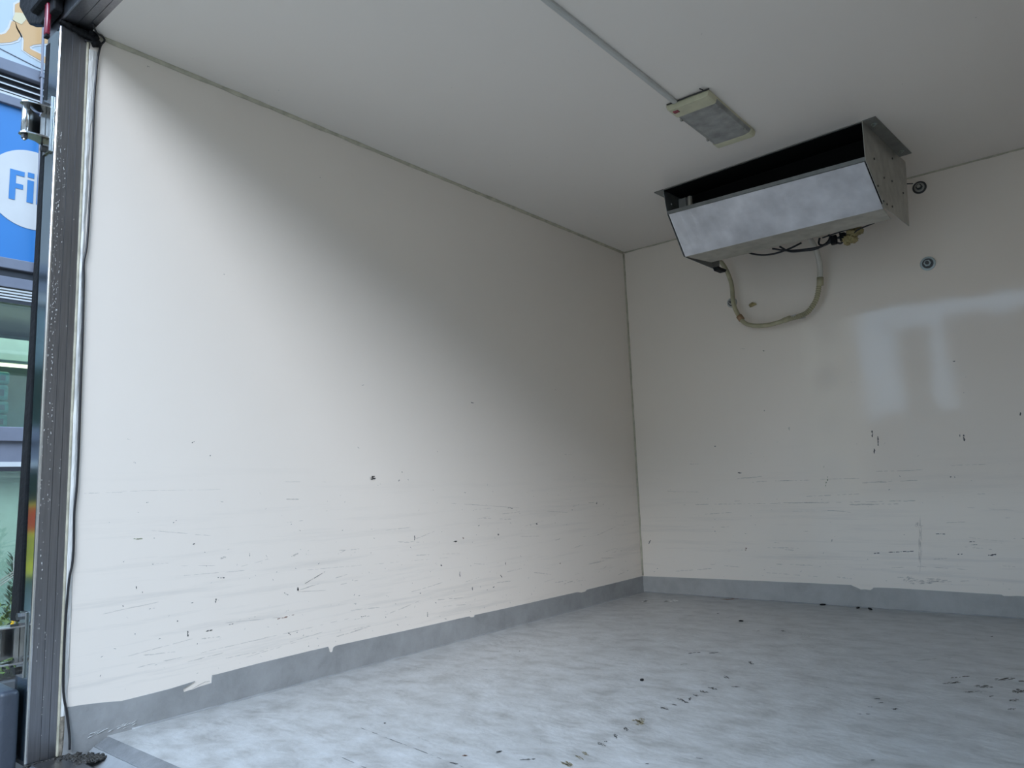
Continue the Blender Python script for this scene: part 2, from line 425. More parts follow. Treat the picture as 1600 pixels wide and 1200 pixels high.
# white sealant smeared between the door post and the wall
m = MB()
rr = random.Random(9)
N = 60
ring = []
for i in range(N + 1):
    z = -.018 + (1.80 + .018) * i / N
    y0 = -.0105 + rr.uniform(-.0008, .0008)
    y1 = .0045 + .003 * math.sin(z * 4.0) + rr.uniform(-.0012, .0012) + (.006 if z > 1.6 else 0)
    b = .004 + rr.uniform(-.001, .0015)
    ring.append([(0.0, y0, z), (b * .8, y0 + .003, z), (b, (y0 + y1) / 2, z), (b * .6, y1 - .002, z), (0.0, y1, z)])
g = MB()
for i in range(N):
    for k in range(4):
        (g if i < 3 else m).add([ring[i][k], ring[i][k + 1], ring[i + 1][k + 1], ring[i + 1][k]], [(0, 1, 2, 3)])
tag(g.build('trim_10', MT['grime'], None, True), 'brown grimed foot of the sealant between the door post and the left wall', kind='structure')
tag(m.build('trim_6', MT['white_seal'], None, True), 'white sealant smeared between the steel door post and the left wall', kind='structure')
tag(MB().prism([(.0, -.0145), (.003, -.0145), (.0035, -.0115), (.003, -.0095), (.0, -.0095)], 2, -.016, 1.82).build('trim_7', MT['bead']), 'thin tan rubber line along the inner edge of the door post', kind='structure')

# scuffs, rub marks and chips: thin irregular flakes lying on the surfaces
MARKS_LEFT = [(0.962, 0.6259, 0.0001, 0.0067, 0.0173, -0.0003, 0), (1.0806, 0.6147, 0.0044, 0.0011, 0.001, -0.0022, 0), (1.0967, 0.6445, 0.0029, 0.0008, 0.001, -0.0022, 0), (0.3096, 0.7403, 0.0061, 0.0043, 0.0008, -0.0011, 0), (0.3584, 0.7005, 0.0024, 0.0, 0.0, -0.0014, 0), (0.2595, 0.5183, 0.0061, 0.0031, 0.0007, -0.0012, 0), (0.1607, 0.4792, 0.0117, -0.0009, 0.0001, -0.0017, 1), (0.1286, 0.3108, 0.002, -0.0003, 0.0001, -0.0016, 0), (0.1612, 0.3535, 0.0016, -0.0002, 0.0002, -0.0049, 0), (0.4882, 0.4048, 0.001, -0.0001, 0.0001, -0.0075, 0), (0.7213, 0.3144, 0.0402, 0.0151, 0.0006, -0.0008, 0), (0.7884, 0.2964, 0.0098, 0.0054, 0.0008, -0.0009, 0), (0.6546, 0.287, 0.0047, -0.0006, 0.0, -0.0068, 0), (0.6133, 0.277, 0.0079, -0.0049, -0.0007, -0.0009, 0), (0.3834, 0.2863, 0.0019, -0.0003, 0.0002, -0.0089, 0), (0.6136, 0.2081, 0.0309, 0.0017, 0.0006, -0.0019, 2), (0.3656, 0.21, 0.0071, 0.0012, 0.001, -0.0026, 0), (0.3027, 0.2121, 0.0018, -0.0003, 0.0002, -0.0068, 0), (0.4355, 0.2161, 0.0117, 0.0003, 0.0003, -0.0014, 0), (0.6251, 0.1567, 0.0044, -0.0038, -0.0015, -0.0012, 0), (0.6526, 0.1558, 0.0023, -0.0004, 0.0, -0.0019, 0), (0.9134, 0.1635, 0.0122, -0.0006, 0.0003, -0.0016, 0), (0.8789, 0.2104, 0.0093, 0.0028, 0.0026, -0.004, 3), (1.1536, 0.4059, 0.004, -0.0003, -0.0002, -0.0092, 0), (0.8224, 0.3835, 0.0159, 0.0059, 0.0008, -0.0012, 3), (0.6427, 0.3921, 0.0141, 0.0056, 0.0018, -0.0027, 3), (0.4008, 0.4059, 0.0099, -0.001, 0.0001, -0.0036, 3), (0.3978, 0.3504, 0.0118, -0.0014, 0.0, -0.0018, 0), (0.2731, 0.2509, 0.0027, -0.0004, 0.0001, -0.0025, 0), (0.3482, 0.427, 0.0019, -0.0002, 0.0, -0.0013, 0), (0.3157, 0.4529, 0.0045, 0.0008, 0.0004, -0.0013, 0), (0.252, 0.6044, 0.1415, -0.0017, 0.0, -0.0005, 3), (0.6899, 0.6182, 0.081, -0.0017, 0.0, -0.0006, 3), (0.6424, 0.495, 0.0304, 0.0018, 0.0002, -0.0012, 3), (0.6352, 0.5651, 0.0235, -0.0009, 0.0, -0.002, 3), (0.3981, 0.5669, 0.004, -0.0002, 0.0, -0.0009, 0), (0.1277, 0.7434, 0.0071, -0.0025, -0.0003, -0.0008, 3), (0.1463, 0.6805, 0.0021, 0.0013, 0.0022, -0.0037, 3), (0.9236, 0.9517, 0.0083, 0.0024, 0.0007, -0.0021, 0), (1.4874, 0.925, 0.0072, -0.0014, -0.0014, -0.0026, 0), (1.8855, 0.4107, 0.0037, 0.0034, 0.0078, -0.0033, 0), (1.7042, 0.4864, 0.017, -0.0008, -0.0001, -0.0016, 0), (1.6192, 0.3778, 0.0038, -0.0012, -0.0045, -0.007, 0), (1.368, 0.3748, 0.0135, 0.0023, 0.0023, -0.0048, 0), (1.4081, 0.3863, 0.0073, -0.0006, -0.0002, -0.0049, 2), (1.7006, 0.425, 0.0063, -0.0004, -0.0001, -0.002, 0), (1.5033, 0.4271, 0.0057, -0.0004, -0.0001, -0.0019, 0), (1.6621, 0.2619, 0.0041, -0.0004, -0.0004, -0.0065, 0), (1.2883, 0.2932, 0.0068, -0.0007, -0.0001, -0.0035, 0), (1.3844, 0.2492, 0.0036, -0.0004, -0.0004, -0.0096, 0), (1.4548, 0.1895, 0.0037, -0.0005, -0.0004, -0.0085, 0), (1.5845, 0.1756, 0.0078, -0.0001, 0.0006, -0.0026, 0), (1.1767, 0.2043, 0.0032, -0.0004, -0.0001, -0.0023, 0), (1.2535, 0.1593, 0.0033, -0.0005, -0.0001, -0.0023, 0), (1.2098, 0.1244, 0.0019, -0.0003, -0.0003, -0.0091, 0), (1.3017, 0.094, 0.0051, -0.0008, -0.0, -0.0014, 0), (2.0437, 0.2199, 0.0049, -0.0005, -0.0003, -0.0042, 2), (2.1498, 0.7176, 0.0264, 0.0002, -0.0001, -0.0015, 3), (2.1491, 0.4564, 0.0149, 0.0023, 0.0023, -0.0043, 3), (2.3699, 0.4798, 0.0057, -0.0002, -0.0004, -0.0047, 0), (1.6307, 0.2135, 0.0038, 0.0004, 0.0031, -0.0064, 0), (0.393, 1.2487, 0.0041, 0.0008, 0.0, -0.001, 0), (0.1508, 1.8197, 0.0043, 0.0002, -0.0004, -0.0016, 0), (1.5537, 0.5039, 0.2276, -0.0207, -0.0001, -0.0009, 3), (0.5118, 0.1579, 0.3431, 0.008, 0.0003, -0.0011, 3), (1.0061, 0.3293, 0.3161, -0.0116, 0.0001, -0.0007, 3), (0.8984, 0.7304, 0.0026, 0.0008, 0.0023, -0.0052, 3), (0.2218, 0.4098, 0.0262, -0.0027, 0.0, -0.0006, 3), (0.0684, 0.6032, 0.0475, 0.0002, 0.0, -0.0007, 3), (0.2079, 0.2943, 0.0026, -0.0004, 0.0, -0.0017, 3)]
MARKS_BACK = [(1.1929, 0.7466, 0.0026, -0.0002, -0.0013, -0.014, 0), (1.2129, 0.7115, 0.0026, 0.0001, -0.0003, -0.0194, 0), (1.1934, 0.6708, 0.005, 0.0016, 0.0025, -0.0106, 0), (1.5248, 0.7172, 0.0023, -0.0002, -0.0008, -0.0078, 0), (1.5373, 0.7059, 0.0034, -0.0002, -0.0014, -0.013, 0), (0.9821, 0.5469, 0.0039, -0.0012, -0.0088, -0.0248, 1), (0.9697, 0.5965, 0.0013, -0.0004, -0.0067, -0.0224, 1), (0.4576, 0.7388, 0.0051, -0.0003, -0.0003, -0.0032, 0), (0.722, 0.8918, 0.0031, -0.0003, -0.0003, -0.0031, 0), (0.5753, 0.2352, 0.0064, 0.0002, -0.0005, -0.0061, 2), (0.4244, 0.3187, 0.0034, 0.0, -0.0002, -0.0031, 0), (0.054, 0.2585, 0.0035, -0.0011, -0.0053, -0.011, 0), (1.1539, 0.2334, 0.0206, 0.0013, -0.0002, -0.0027, 0), (1.2581, 0.2417, 0.0468, 0.003, -0.0001, -0.0016, 0), (1.5183, 0.2867, 0.0157, 0.0015, -0.0001, -0.0019, 0), (1.5283, 0.2768, 0.0111, 0.0011, -0.0001, -0.0015, 0), (1.5855, 0.2382, 0.0152, 0.0017, -0.0002, -0.0037, 0), (1.475, 0.2374, 0.0091, 0.002, 0.0001, -0.0025, 0), (1.3345, 0.2753, 0.006, 0.0001, -0.0119, -0.1182, 4), (1.3328, 0.3544, 0.012, 0.0001, -0.0011, -0.0106, 4), (1.3479, 0.1246, 0.0706, 0.0076, -0.0007, -0.0129, 4), (1.2764, 0.1288, 0.022, 0.0023, -0.0006, -0.0118, 4), (1.473, 0.5496, 0.0046, -0.0002, -0.0003, -0.0026, 0), (1.489, 0.549, 0.0023, -0.0001, -0.0003, -0.0026, 0), (0.5763, 0.6002, 0.0097, -0.0004, -0.0003, -0.0031, 0), (1.4145, 0.3184, 0.0163, 0.0002, -0.0002, -0.0019, 0), (0.8335, 0.7967, 0.006, -0.0005, -0.001, -0.012, 3), (1.1355, 0.9833, 0.0107, -0.0013, -0.0001, -0.0014, 3), (0.8917, 0.5557, 0.2355, 0.0005, -0.0001, -0.0015, 3), (0.7943, 0.4519, 0.5387, 0.0021, -0.0001, -0.0018, 3), (1.1558, 0.4415, 0.1146, 0.0007, -0.0002, -0.0028, 3), (1.5336, 1.0251, 0.0057, -0.0008, -0.0003, -0.0027, 0), (0.7204, 0.6523, 0.0185, -0.0009, -0.0001, -0.0015, 3), (0.34, 0.6548, 0.0245, -0.0011, -0.0001, -0.0016, 3), (0.8709, 0.3232, 0.0173, 0.0002, -0.0001, -0.0014, 3), (0.98, 0.282, 0.0041, 0.0001, -0.001, -0.0113, 3), (0.7182, 0.2683, 0.0242, 0.0005, -0.0001, -0.0015, 3), (0.6394, 1.2081, 0.0129, -0.0019, -0.0001, -0.0016, 3), (0.7436, 1.1832, 0.0047, -0.0007, -0.0003, -0.0031, 0), (1.7395, 0.7825, 0.0041, -0.0004, -0.0008, -0.0075, 0), (0.6223, -0.1392, 0.0015, 0.0001, -0.0001, -0.0015, 0)]
MARKS_FLOOR = [(1.069, 0.5848, 0.0191, -0.0032, 0.0054, -0.0104, 5), (1.0684, 0.6282, 0.0162, -0.007, 0.0025, -0.0061, 5), (1.067, 0.6545, 0.0123, -0.0055, 0.0026, -0.0062, 5), (1.0624, 0.7227, 0.0131, -0.0031, 0.0034, -0.007, 0), (1.0618, 0.7421, 0.0047, -0.0012, 0.0026, -0.0054, 0), (1.0608, 0.7874, 0.0101, -0.0093, 0.0013, -0.0075, 0), (1.0549, 0.8426, 0.0091, -0.0051, 0.0036, -0.0095, 0), (1.0577, 0.9007, 0.0187, -0.0028, 0.009, -0.019, 5), (1.0507, 0.9253, 0.0104, -0.0034, 0.0038, -0.0087, 5), (1.0546, 1.0328, 0.0139, -0.0029, 0.0032, -0.0073, 0), (1.0583, 1.0744, 0.0109, -0.0001, 0.0023, -0.0051, 0), (1.0636, 1.1183, 0.0199, -0.0085, 0.004, -0.0103, 0), (1.0712, 1.1438, -0.0047, 0.0153, 0.0051, -0.0038, 0), (1.0723, 1.1798, 0.0093, -0.0025, 0.0033, -0.0083, 0), (1.0736, 1.2243, 0.0139, -0.0021, 0.0035, -0.0087, 0), (1.075, 1.2703, 0.0171, -0.0053, 0.0034, -0.009, 0), (1.0619, 1.3991, 0.0123, -0.007, 0.0044, -0.0131, 0), (1.0582, 1.5959, 0.0132, -0.0087, 0.0047, -0.0153, 0), (0.8872, 1.4759, 0.0171, 0.0101, 0.0056, -0.0111, 3), (0.8444, 1.6361, 0.0146, 0.0179, 0.0032, -0.0063, 0), (0.9007, 1.6685, 0.0117, 0.0143, 0.003, -0.0063, 0), (0.9701, 2.1235, 0.0095, -0.0032, 0.0037, -0.0115, 0), (1.059, 2.0916, 0.0304, -0.0274, 0.0021, -0.0081, 3), (0.8863, 2.0919, 0.0051, 0.0028, 0.0067, -0.0172, 3), (1.6028, 1.6544, 0.0169, 0.019, 0.0019, -0.0103, 7), (1.6541, 1.5826, 0.0152, 0.0153, 0.0013, -0.008, 7), (1.6779, 1.655, 0.0182, 0.0061, 0.0016, -0.0137, 7), (1.7106, 1.7665, 0.0202, 0.0205, 0.0018, -0.0146, 7), (1.7555, 1.6522, 0.0132, 0.0081, 0.0019, -0.0198, 7), (1.7539, 1.5562, 0.011, 0.011, 0.0014, -0.0121, 7), (1.7573, 1.4702, 0.0085, 0.0054, 0.0009, -0.0085, 7), (1.749, 1.7819, 0.0069, 0.0042, 0.0024, -0.0256, 7), (1.6097, 1.7296, 0.02, 0.0227, 0.0012, -0.0073, 7), (1.7061, 1.5664, 0.0074, 0.0081, 0.0009, -0.0062, 7), (1.4747, 1.3953, 0.0053, 0.0033, 0.0014, -0.0059, 0), (1.5307, 1.3271, 0.007, 0.0076, 0.002, -0.008, 0), (1.4896, 1.3648, 0.0053, 0.009, 0.0012, -0.0041, 0), (1.4783, 1.3128, 0.0052, 0.0032, 0.001, -0.0041, 0), (1.4703, 1.2403, 0.005, 0.0032, 0.001, -0.0038, 0), (1.4879, 1.2515, 0.0058, -0.0004, 0.0008, -0.0039, 0), (1.5725, 0.9454, 0.0052, 0.0035, 0.0009, -0.0036, 0), (1.2041, 0.6791, 0.0044, 0.0029, 0.0017, -0.0031, 0), (1.2795, 0.7638, 0.0074, 0.0026, 0.0011, -0.0025, 0), (1.2635, 0.7314, 0.0074, 0.0026, 0.0008, -0.0016, 3), (1.1261, 1.317, 0.0136, 0.003, 0.0018, -0.0046, 0), (0.8505, 0.5021, 0.0071, 0.0027, 0.0039, -0.0043, 2), (0.9016, 0.5592, 0.0065, 0.0117, 0.0041, -0.0042, 0), (0.9836, 0.5586, 0.0133, 0.0119, 0.0024, -0.0029, 0), (0.8684, 0.4555, 0.0126, 0.0023, 0.0029, -0.0034, 0), (0.5265, 0.5539, 0.0042, 0.0027, 0.004, -0.0034, 0), (0.7998, 0.4501, 0.0133, 0.0064, 0.002, -0.0021, 3), (0.7022, 0.4716, 0.2006, -0.0235, 0.001, -0.0012, 0), (0.6969, 0.3325, 0.0667, -0.0075, 0.001, -0.0011, 0), (0.6947, 0.5229, 0.0344, -0.004, 0.0026, -0.0032, 3), (0.1581, 2.5183, 0.0194, 0.0094, 0.0191, -0.0336, 6), (0.2654, 2.5702, 0.03, 0.0145, 0.0178, -0.0339, 6), (0.5001, 2.7696, 0.0402, 0.0576, 0.0119, -0.0268, 2), (0.4021, 2.79, 0.0202, 0.0294, 0.0086, -0.0184, 2), (0.6543, 1.319, 0.0009, 0.0005, 0.0489, -0.0742, 3), (0.9363, 0.6651, 0.0006, 0.0004, 0.0178, -0.0232, 3), (1.0019, 0.8765, 0.0, 0.0013, 0.0284, -0.0335, 3), (1.2428, 1.8654, 0.0006, 0.0013, 0.0141, -0.0431, 3), (1.4034, 1.324, 0.0004, 0.0014, 0.0097, -0.0247, 3), (1.0392, 1.6644, 0.0217, -0.0226, 0.0015, -0.0057, 3), (1.4672, 1.8744, 0.0888, 0.0925, 0.0023, -0.0106, 3), (1.6105, 2.3576, 0.0035, 0.002, 0.0014, -0.0114, 0), (0.6065, 2.3516, 0.0059, 0.003, 0.0048, -0.0107, 0), (0.549, 1.9089, 0.0043, 0.0023, 0.0045, -0.0083, 3), (0.175, 0.9862, 0.0109, 0.0321, 0.005, -0.0042, 3)]

def flake(mb, axis, off, o, u, w, rr, n=9, rough=.45):
    pts = []
    for k in range(n):
        a = 2 * math.pi * k / n
        q = rr.uniform(1 - rough, 1 + rough * .5)
        p = (o[0] + u[0] * math.cos(a) * q + w[0] * math.sin(a) * q, o[1] + u[1] * math.cos(a) * q + w[1] * math.sin(a) * q)
        if axis == 0: pts.append((off, p[0], p[1]))
        elif axis == 1: pts.append((p[0], off, p[1]))
        else: pts.append((p[0], p[1], off))
    c = [sum(t[i] for t in pts) / n for i in range(3)]
    mb.add(pts + [c], [(k, (k + 1) % n, n) for k in range(n)])

def marks(data, axis, off, parent, seed, extra=()):
    rr = random.Random(seed)
    by = {}
    for (a, b, u0, u1, w0, w1, cl) in list(data) + list(extra):
        mb = by.setdefault(cl, MB())
        lu, lw = math.hypot(u0, u1), math.hypot(w0, w1)
        if cl != 4 and max(lu, lw) > 3.0 * min(lu, lw) and max(lu, lw) > .006:      # a drawn-out scratch: broken into dashes
            if lu < lw: u0, u1, w0, w1, lu, lw = w0, w1, u0, u1, lw, lu
            n = max(3, int(lu / .006)) if lu < .05 else int(lu / .012)
            for k in range(n):
                t = -1 + 2 * (k + .5) / n
                if rr.random() < .22: continue
                q = rr.uniform(.5, 1.25)
                j = rr.uniform(-.5, .5)
                flake(mb, axis, off, (a + u0 * t + w0 * j, b + u1 * t + w1 * j), (u0 / n * 1.25 * q, u1 / n * 1.25 * q), (w0 * q, w1 * q), rr)
        elif lu * lw > 8e-5 or cl == 4:                                   # a patch: a crowd of flecks
            for k in range(26 if cl != 4 else 60):
                r_, a_ = rr.random() ** .7, rr.uniform(0, 6.28)
                q = rr.uniform(.08, .3) if cl != 4 else rr.uniform(.04, .16)
                flake(mb, axis, off, (a + u0 * math.cos(a_) * r_ + w0 * math.sin(a_) * r_, b + u1 * math.cos(a_) * r_ + w1 * math.sin(a_) * r_), (u0 * q, u1 * q), (w0 * q, w1 * q), rr)
        else:
            for k in range(3):
                j, i_ = rr.uniform(-.7, .7), rr.uniform(-.7, .7)
                q = rr.uniform(.35, .7)
                flake(mb, axis, off, (a + u0 * j + w0 * i_, b + u1 * j + w1 * i_), (u0 * q, u1 * q), (w0 * q, w1 * q), rr)
    for cl in sorted(by):
        tag(by[cl].build('scuff_mark', MT['m%d' % cl], parent), kind='stuff')

def scatter(n, seed, a0, a1, b0, b1, sl, sw, classes, ang=25, pw=1.0):
    rr = random.Random(seed); out = []
    for i in range(n):
        a = rr.uniform(a0, a1); b = b0 + (b1 - b0) * rr.random() ** pw
        t = R(rr.gauss(0, ang)); l = rr.uniform(*sl); w = rr.uniform(*sw)
        out.append((a, b, l * math.cos(t), l * math.sin(t), -w * math.sin(t), w * math.cos(t), rr.choice(classes)))
    return out
marks(MARKS_LEFT, 0, .0004, wall_left, 1, scatter(260, 2, .06, 2.7, .10, .62, (.001, .0045), (.0006, .0014), (0, 0, 3, 3, 3), 60, 1.5) + scatter(60, 3, .1, 2.7, .12, .5, (.02, .10), (.0008, .002), (3,), 5, 1.5))
marks(MARKS_BACK, 1, L - .0004, wall_back, 2, scatter(110, 5, .06, 1.95, .10, .75, (.001, .005), (.0006, .0015), (0, 3, 3, 3), 40, 1.6) + scatter(40, 6, .1, 1.95, .12, .6, (.02, .12), (.0008, .002), (3,), 4, 1.5))
marks(MARKS_FLOOR, 2, .0004, floor, 3, scatter(130, 8, .15, 2.0, .2, 2.7, (.002, .009), (.0008, .002), (0, 3, 3, 3), 60) + scatter(60, 9, .15, 2.0, .2, 2.7, (.02, .09), (.0008, .002), (3,), 25))
marks(scatter(14, 12, .05, 1.9, .1, 2.4, (.001, .003), (.0008, .0015), (0, 3), 60), 2, H - .0004, ceiling, 4)

# ---------------------------------------------------------------- rear door frame
frame = empty('door_frame', (0, -.04, -.03), 0, 'dark brushed stainless steel rear door frame around the opening of the cargo box', 'frame')
def under(o, par):
    """keep world coordinates for a part of a thing that stands away from the origin"""
    o.parent = par
    o.matrix_parent_inverse = Matrix.Translation(par.location).inverted() if par.rotation_euler.z == 0 else (Matrix.Translation(par.location) @ Matrix.Rotation(par.rotation_euler.z, 4, 'Z')).inverted()
    return o
# outline of the post seen from above: grooved reveal towards the box, rounded edge, flat rear face
post_out = [(-.0, -.012), (-.0, -.0300), (-.0016, -.0304), (-.0016, -.0318), (-.0, -.0322), (0, -.0480), (-.0016, -.0484), (-.0016, -.0498), (0, -.0502),
            (0, -.0755), (-.0006, -.0775), (-.002, -.0792), (-.0045, -.0800), (-.088, -.0800), (-.092, -.075), (-.092, -.012)]
under(MB().prism(post_out, 2, -.02, H + .10).build('post', MT['steel']), frame)
under(MB().prism([(W - x, y) for x, y in post_out], 2, -.02, H + .10).build('post', MT['steel']), frame)
def edge(x):
    """the rounded corner of a post, in brighter metal for its sky glint"""
    s = 1 if x == 0 else -1
    P = [(x + s * .0007, -.0745), (x + s * .0005, -.0775), (x - s * .0012, -.0800), (x - s * .0045, -.0808), (x - s * .0045, -.0801), (x - s * .001, -.0765)]
    return MB().prism(P, 2, -.015, H - .03)
under(edge(0).build('corner_glint', MT['bright_steel']), frame)  # bright metal puts the sky's glint into the corner's colour
under(edge(W).build('corner_glint', MT['bright_steel']), frame)
under(MB().box(-.0705, -.0045, -.0806, -.0799, -.01, H - .02).build('rear_face_cover', MT['mirror_steel']), frame)
# header: grooved underside, rear face, drip lip
hd = [(-.006, H), (-.022, H), (-.0224, H + .0016), (-.0246, H + .0016), (-.025, H), (-.044, H), (-.0444, H + .0016), (-.0466, H + .0016), (-.047, H), (-.0760, H), (-.079, H + .001), (-.08, H + .004), (-.08, H + .10), (-.006, H + .10)]
under(MB().prism(hd, 0, 0.0, W).build('header', MT['steel']), frame)
under(MB().prism([(-.08, H + .05), (-.084, H + .046), (-.118, H + .050), (-.122, H + .056), (-.118, H + .10), (-.08, H + .12)], 0, -.10, W + .10).build('drip_lip', MT['black']), frame)
# black rubber corner piece above the left post
under(MB().prism([(.02, H + .012), (-.075, H + .012), (-.17, H + .055), (-.26, H + .15), (-.26, H + .22), (.02, H + .22)], 1, -.104, -.081).build('corner_cap', MT['black'], None, False, .004), frame)
# lumpy black sealant where post and header meet
m = MB()
rr = random.Random(15)
pth = spline([(.001, -.083, H - .004), (.003, -.066, H - .006), (.0035, -.048, H - .009), (.004, -.028, H - .012), (.005, -.010, H - .016), (.006, .004, H - .022), (.006, .010, H - .036)], 6)
m.tube(pth, [.006 + .006 * i / len(pth) + rr.uniform(-.0015, .002) for i in range(len(pth))], 9)
m.lump((.006, .004, H - .020), (.008, .011, .018), 31, .5, 3, 3)
m.lump((.007, -.004, H - .008), (.009, .012, .010), 32, .5, 3, 3)
under(m.build('sealant', MT['black'], None, True), frame)
# black rubber seal down the outer edge of the post
ga = MB()
NS = 14
for i in range(NS + 1):
    z = .30 + (1.815 - .30) * i / NS
    d = .0815 + .0055 * (1 - i / NS) ** 2
    x0, x1 = -.092 - .026 * (1 - i / NS) ** 2, -.069
    ga.v += [(x0, -.079, z), (x1, -.079, z), (x1, -d, z), (x0 + .003, -d - .002, z)]
for i in range(NS):
    for k in range(4):
        ga.f.append((i * 4 + k, i * 4 + (k + 1) % 4, i * 4 + 4 + (k + 1) % 4, i * 4 + 4 + k))
ga.f += [(3, 2, 1, 0), tuple(NS * 4 + k for k in range(4))]
under(ga.build('seal_strip', MT['black']), frame)
# sill: stainless lip, dirty gutter, grey ramp up to the floor
sl = [(-.085, -.10), (-.085, -.035), (-.080, -.024), (-.068, -.018), (.008, -.018), (.018, -.024), (.020, -.034), (.020, -.10)]
under(MB().prism(sl, 0, .0, W).build('sill', MT['steel'], None, False), frame)
# pale splashes run down the reveal
m = MB()
rr = random.Random(21)
for (yy, z0, z1, cnt) in ((-.073, .55, 1.60, 90), (-.068, .95, 1.55, 70), (-.058, 1.1, 1.5, 26), (-.061, .72, 1.15, 40), (-.054, .55, .85, 22), (-.066, .2, .6, 22), (-.030, .05, 1.5, 12), (-.05, .03, .3, 10)):
    for k in range(cnt):
        z = rr.uniform(z0, z1); y = yy + rr.gauss(0, .0014) + .003 * math.sin(z * 6)
        l = rr.uniform(.0008, .0032); w = rr.uniform(.0004, .0009)
        flake(m, 0, .0004, (y, z), (w, 0), (0, l), rr, 6)
under(tag(m.build('paint_fleck', MT['m6']), kind='stuff'), frame)

tag(MB().prism([(.0655, -.0140), (.0685, -.0110), (.0985, .0010), (.0995, -.0004), (.0995, -.020)], 0, .012, W - .012).build('trim_9', MT['threshold_dark']), 'dark strip along the rear edge of the floor', kind='structure')
tr = tag(MB().prism([(.022, -.10), (.022, -.046), (.034, -.040), (.064, -.016), (.0650, -.0145), (.0990, -.021), (.0990, -.08), (.09, -.10)], 0, .010, W - .01).build('trim_8', MT['threshold']), 'grey painted threshold ramp between the floor and the steel sill', kind='structure')
# wet dirt in the corner of the sill
m = MB()
rr = random.Random(33)
for k in range(190):
    t = rr.random() ** .8
    cx, cy = .006 + .10 * t, .004 + .035 * t + rr.gauss(0, .014)
    zz = -.0185 if cy < .020 else -.040 + .40 * (cy - .022)
    m.lump((cx, cy, max(zz, -.0190)), (rr.uniform(.003, .010), rr.uniform(.003, .009), rr.uniform(.0015, .0045)), k, .7, 1, 3)
for k in range(40):
    m.lump((.004 + .004 * rr.random(), -.078 + .075 * rr.random(), -.0185), (rr.uniform(.002, .005), rr.uniform(.004, .009), rr.uniform(.001, .003)), k + 200, .7, 1, 3)
tag(m.build('dirt', MT['dirt'], None, True), 'wet black dirt lying in the corner of the sill below the post', 'dirt', kind='stuff')
# torn paint along the foot of the upstand by the door
m = MB()
rr = random.Random(41)
for k in range(26):
    a = .05 + .13 * rr.random(); z = .006 + .010 * rr.random() + .05 * max(0, a - .12) * rr.random()
    m.tube([(.0032, a, z), (.0045, a + .006, z + .002), (.0032, a + .008 + .010 * rr.random(), z + .002 + .003 * rr.random())], [.0003, rr.uniform(.0006, .0012), .0003], 5)
under(tag(m.build('torn_paint', MT['m3w']), kind='stuff'), bl)

# ---------------------------------------------------------------- hinges on the rear face
def hinge():
    h = empty('frame_hinge', (-.036, -.085, 1.57), 0, 'upper stainless steel hinge on the door post, beside the blue shop sign', 'hinge', 'door hinges')
    # everything below is in the hinge's own coordinates: x along the frame, y out of it (negative = towards the street)
    MB().box(-.034, .012, .000, .0042, -.078, .074).build('mounting_plate', MT['hinge_steel'], h, False, .0008)
    for z in (.040, -.044):
        P = [(-.034, .0), (.012, .0), (.010, -.030), (.006, -.052), (-.004, -.062), (-.018, -.062), (-.028, -.050), (-.034, -.02)]
        MB().prism(P, 2, z, z + .0042).build('flange', MT['hinge_steel'], h, False, .0006)
    MB().cyl((-.010, -.050, -.0395), (-.010, -.050, .0395), .0088, 20).build('barrel', MT['bright_steel'], h, True)
    MB().prism([(-.022, -.052), (-.012, -.058), (-.012, -.046), (-.06, .006), (-.064, .002)], 2, -.036, .036).build('door_strap', MT['hinge_steel'], h)
    pb = MB().cyl((-.010, -.050, -.0445), (-.010, -.050, -.055), .0075, 6).build('pin_nut', MT['dark_metal'], h)
    MB().cyl((-.010, -.050, -.055), (-.010, -.050, -.059), .004, 10).build('pin_end', MT['hinge_steel'], pb)
    for z in (.062, -.064):
        MB().cyl((-.020, -.0085, z), (-.020, .0, z), .009, 6).build('bolt', MT['dark_metal'], h)
    MB().prism([(-.005, .04), (-.012, .03), (-.012, -.03), (-.005, -.044), (-.001, -.044), (-.001, .04)], 0, -.024, -.021).build('web', MT['hinge_steel'], h)
    return h
h1 = hinge()
h2 = copy_tree(h1)
h2.location = (-.036, -.085, .252)
h2['label'] = 'lower stainless steel hinge on the door post, above the dark buffer block'

# door leaf folded right round against the outside of the box (seen only from the side)
dl = empty('door_leaf', (-.145, .6, 0), 0, 'white rear door leaf folded back against the outside of the left wall', 'door')
under(MB().box(-.205, -.135, .03, 1.03, -.02, H + .02).build('door_panel', MT['outer'], None, False, .004), dl)
under(MB().box(-.209, -.205, .06, .10, .1, H - .1).build('lock_bar', MT['hinge_steel']), dl)

# buffer block under the lower hinge
bf = empty('buffer_block', (-.13, -.11, -.4), 0, 'dark blue-grey buffer block with bolt holes below the lower hinge', 'buffer')
under(MB().box(-.30, -.026, -.13, -.086, -.42, .150).build('block', MT['bluegrey'], None, True, .012, 3), bf)
for (x, z) in ((-.085, .075), (-.07, -.02), (-.20, .09), (-.10, -.06)):
    under(MB().cyl((x, -.1315, z), (x, -.128, z), .006, 12).build('bolt_hole', MT['black']), bf)

# red marker strip hanging from the header
rm = empty('marker_strip', (-.02, -.104, H), 0, 'dark red marker strip hanging beside the top of the door post', 'marker')
under(MB().box(-.030, -.010, -.110, -.098, H - .045, H + .045).build('lens', MT['red'], None, True, .004), rm)
under(MB().box(-.028, -.012, -.1095, -.0985, H - .053, H - .0445).build('end_cap', MT['black'], None, False, .002), rm)

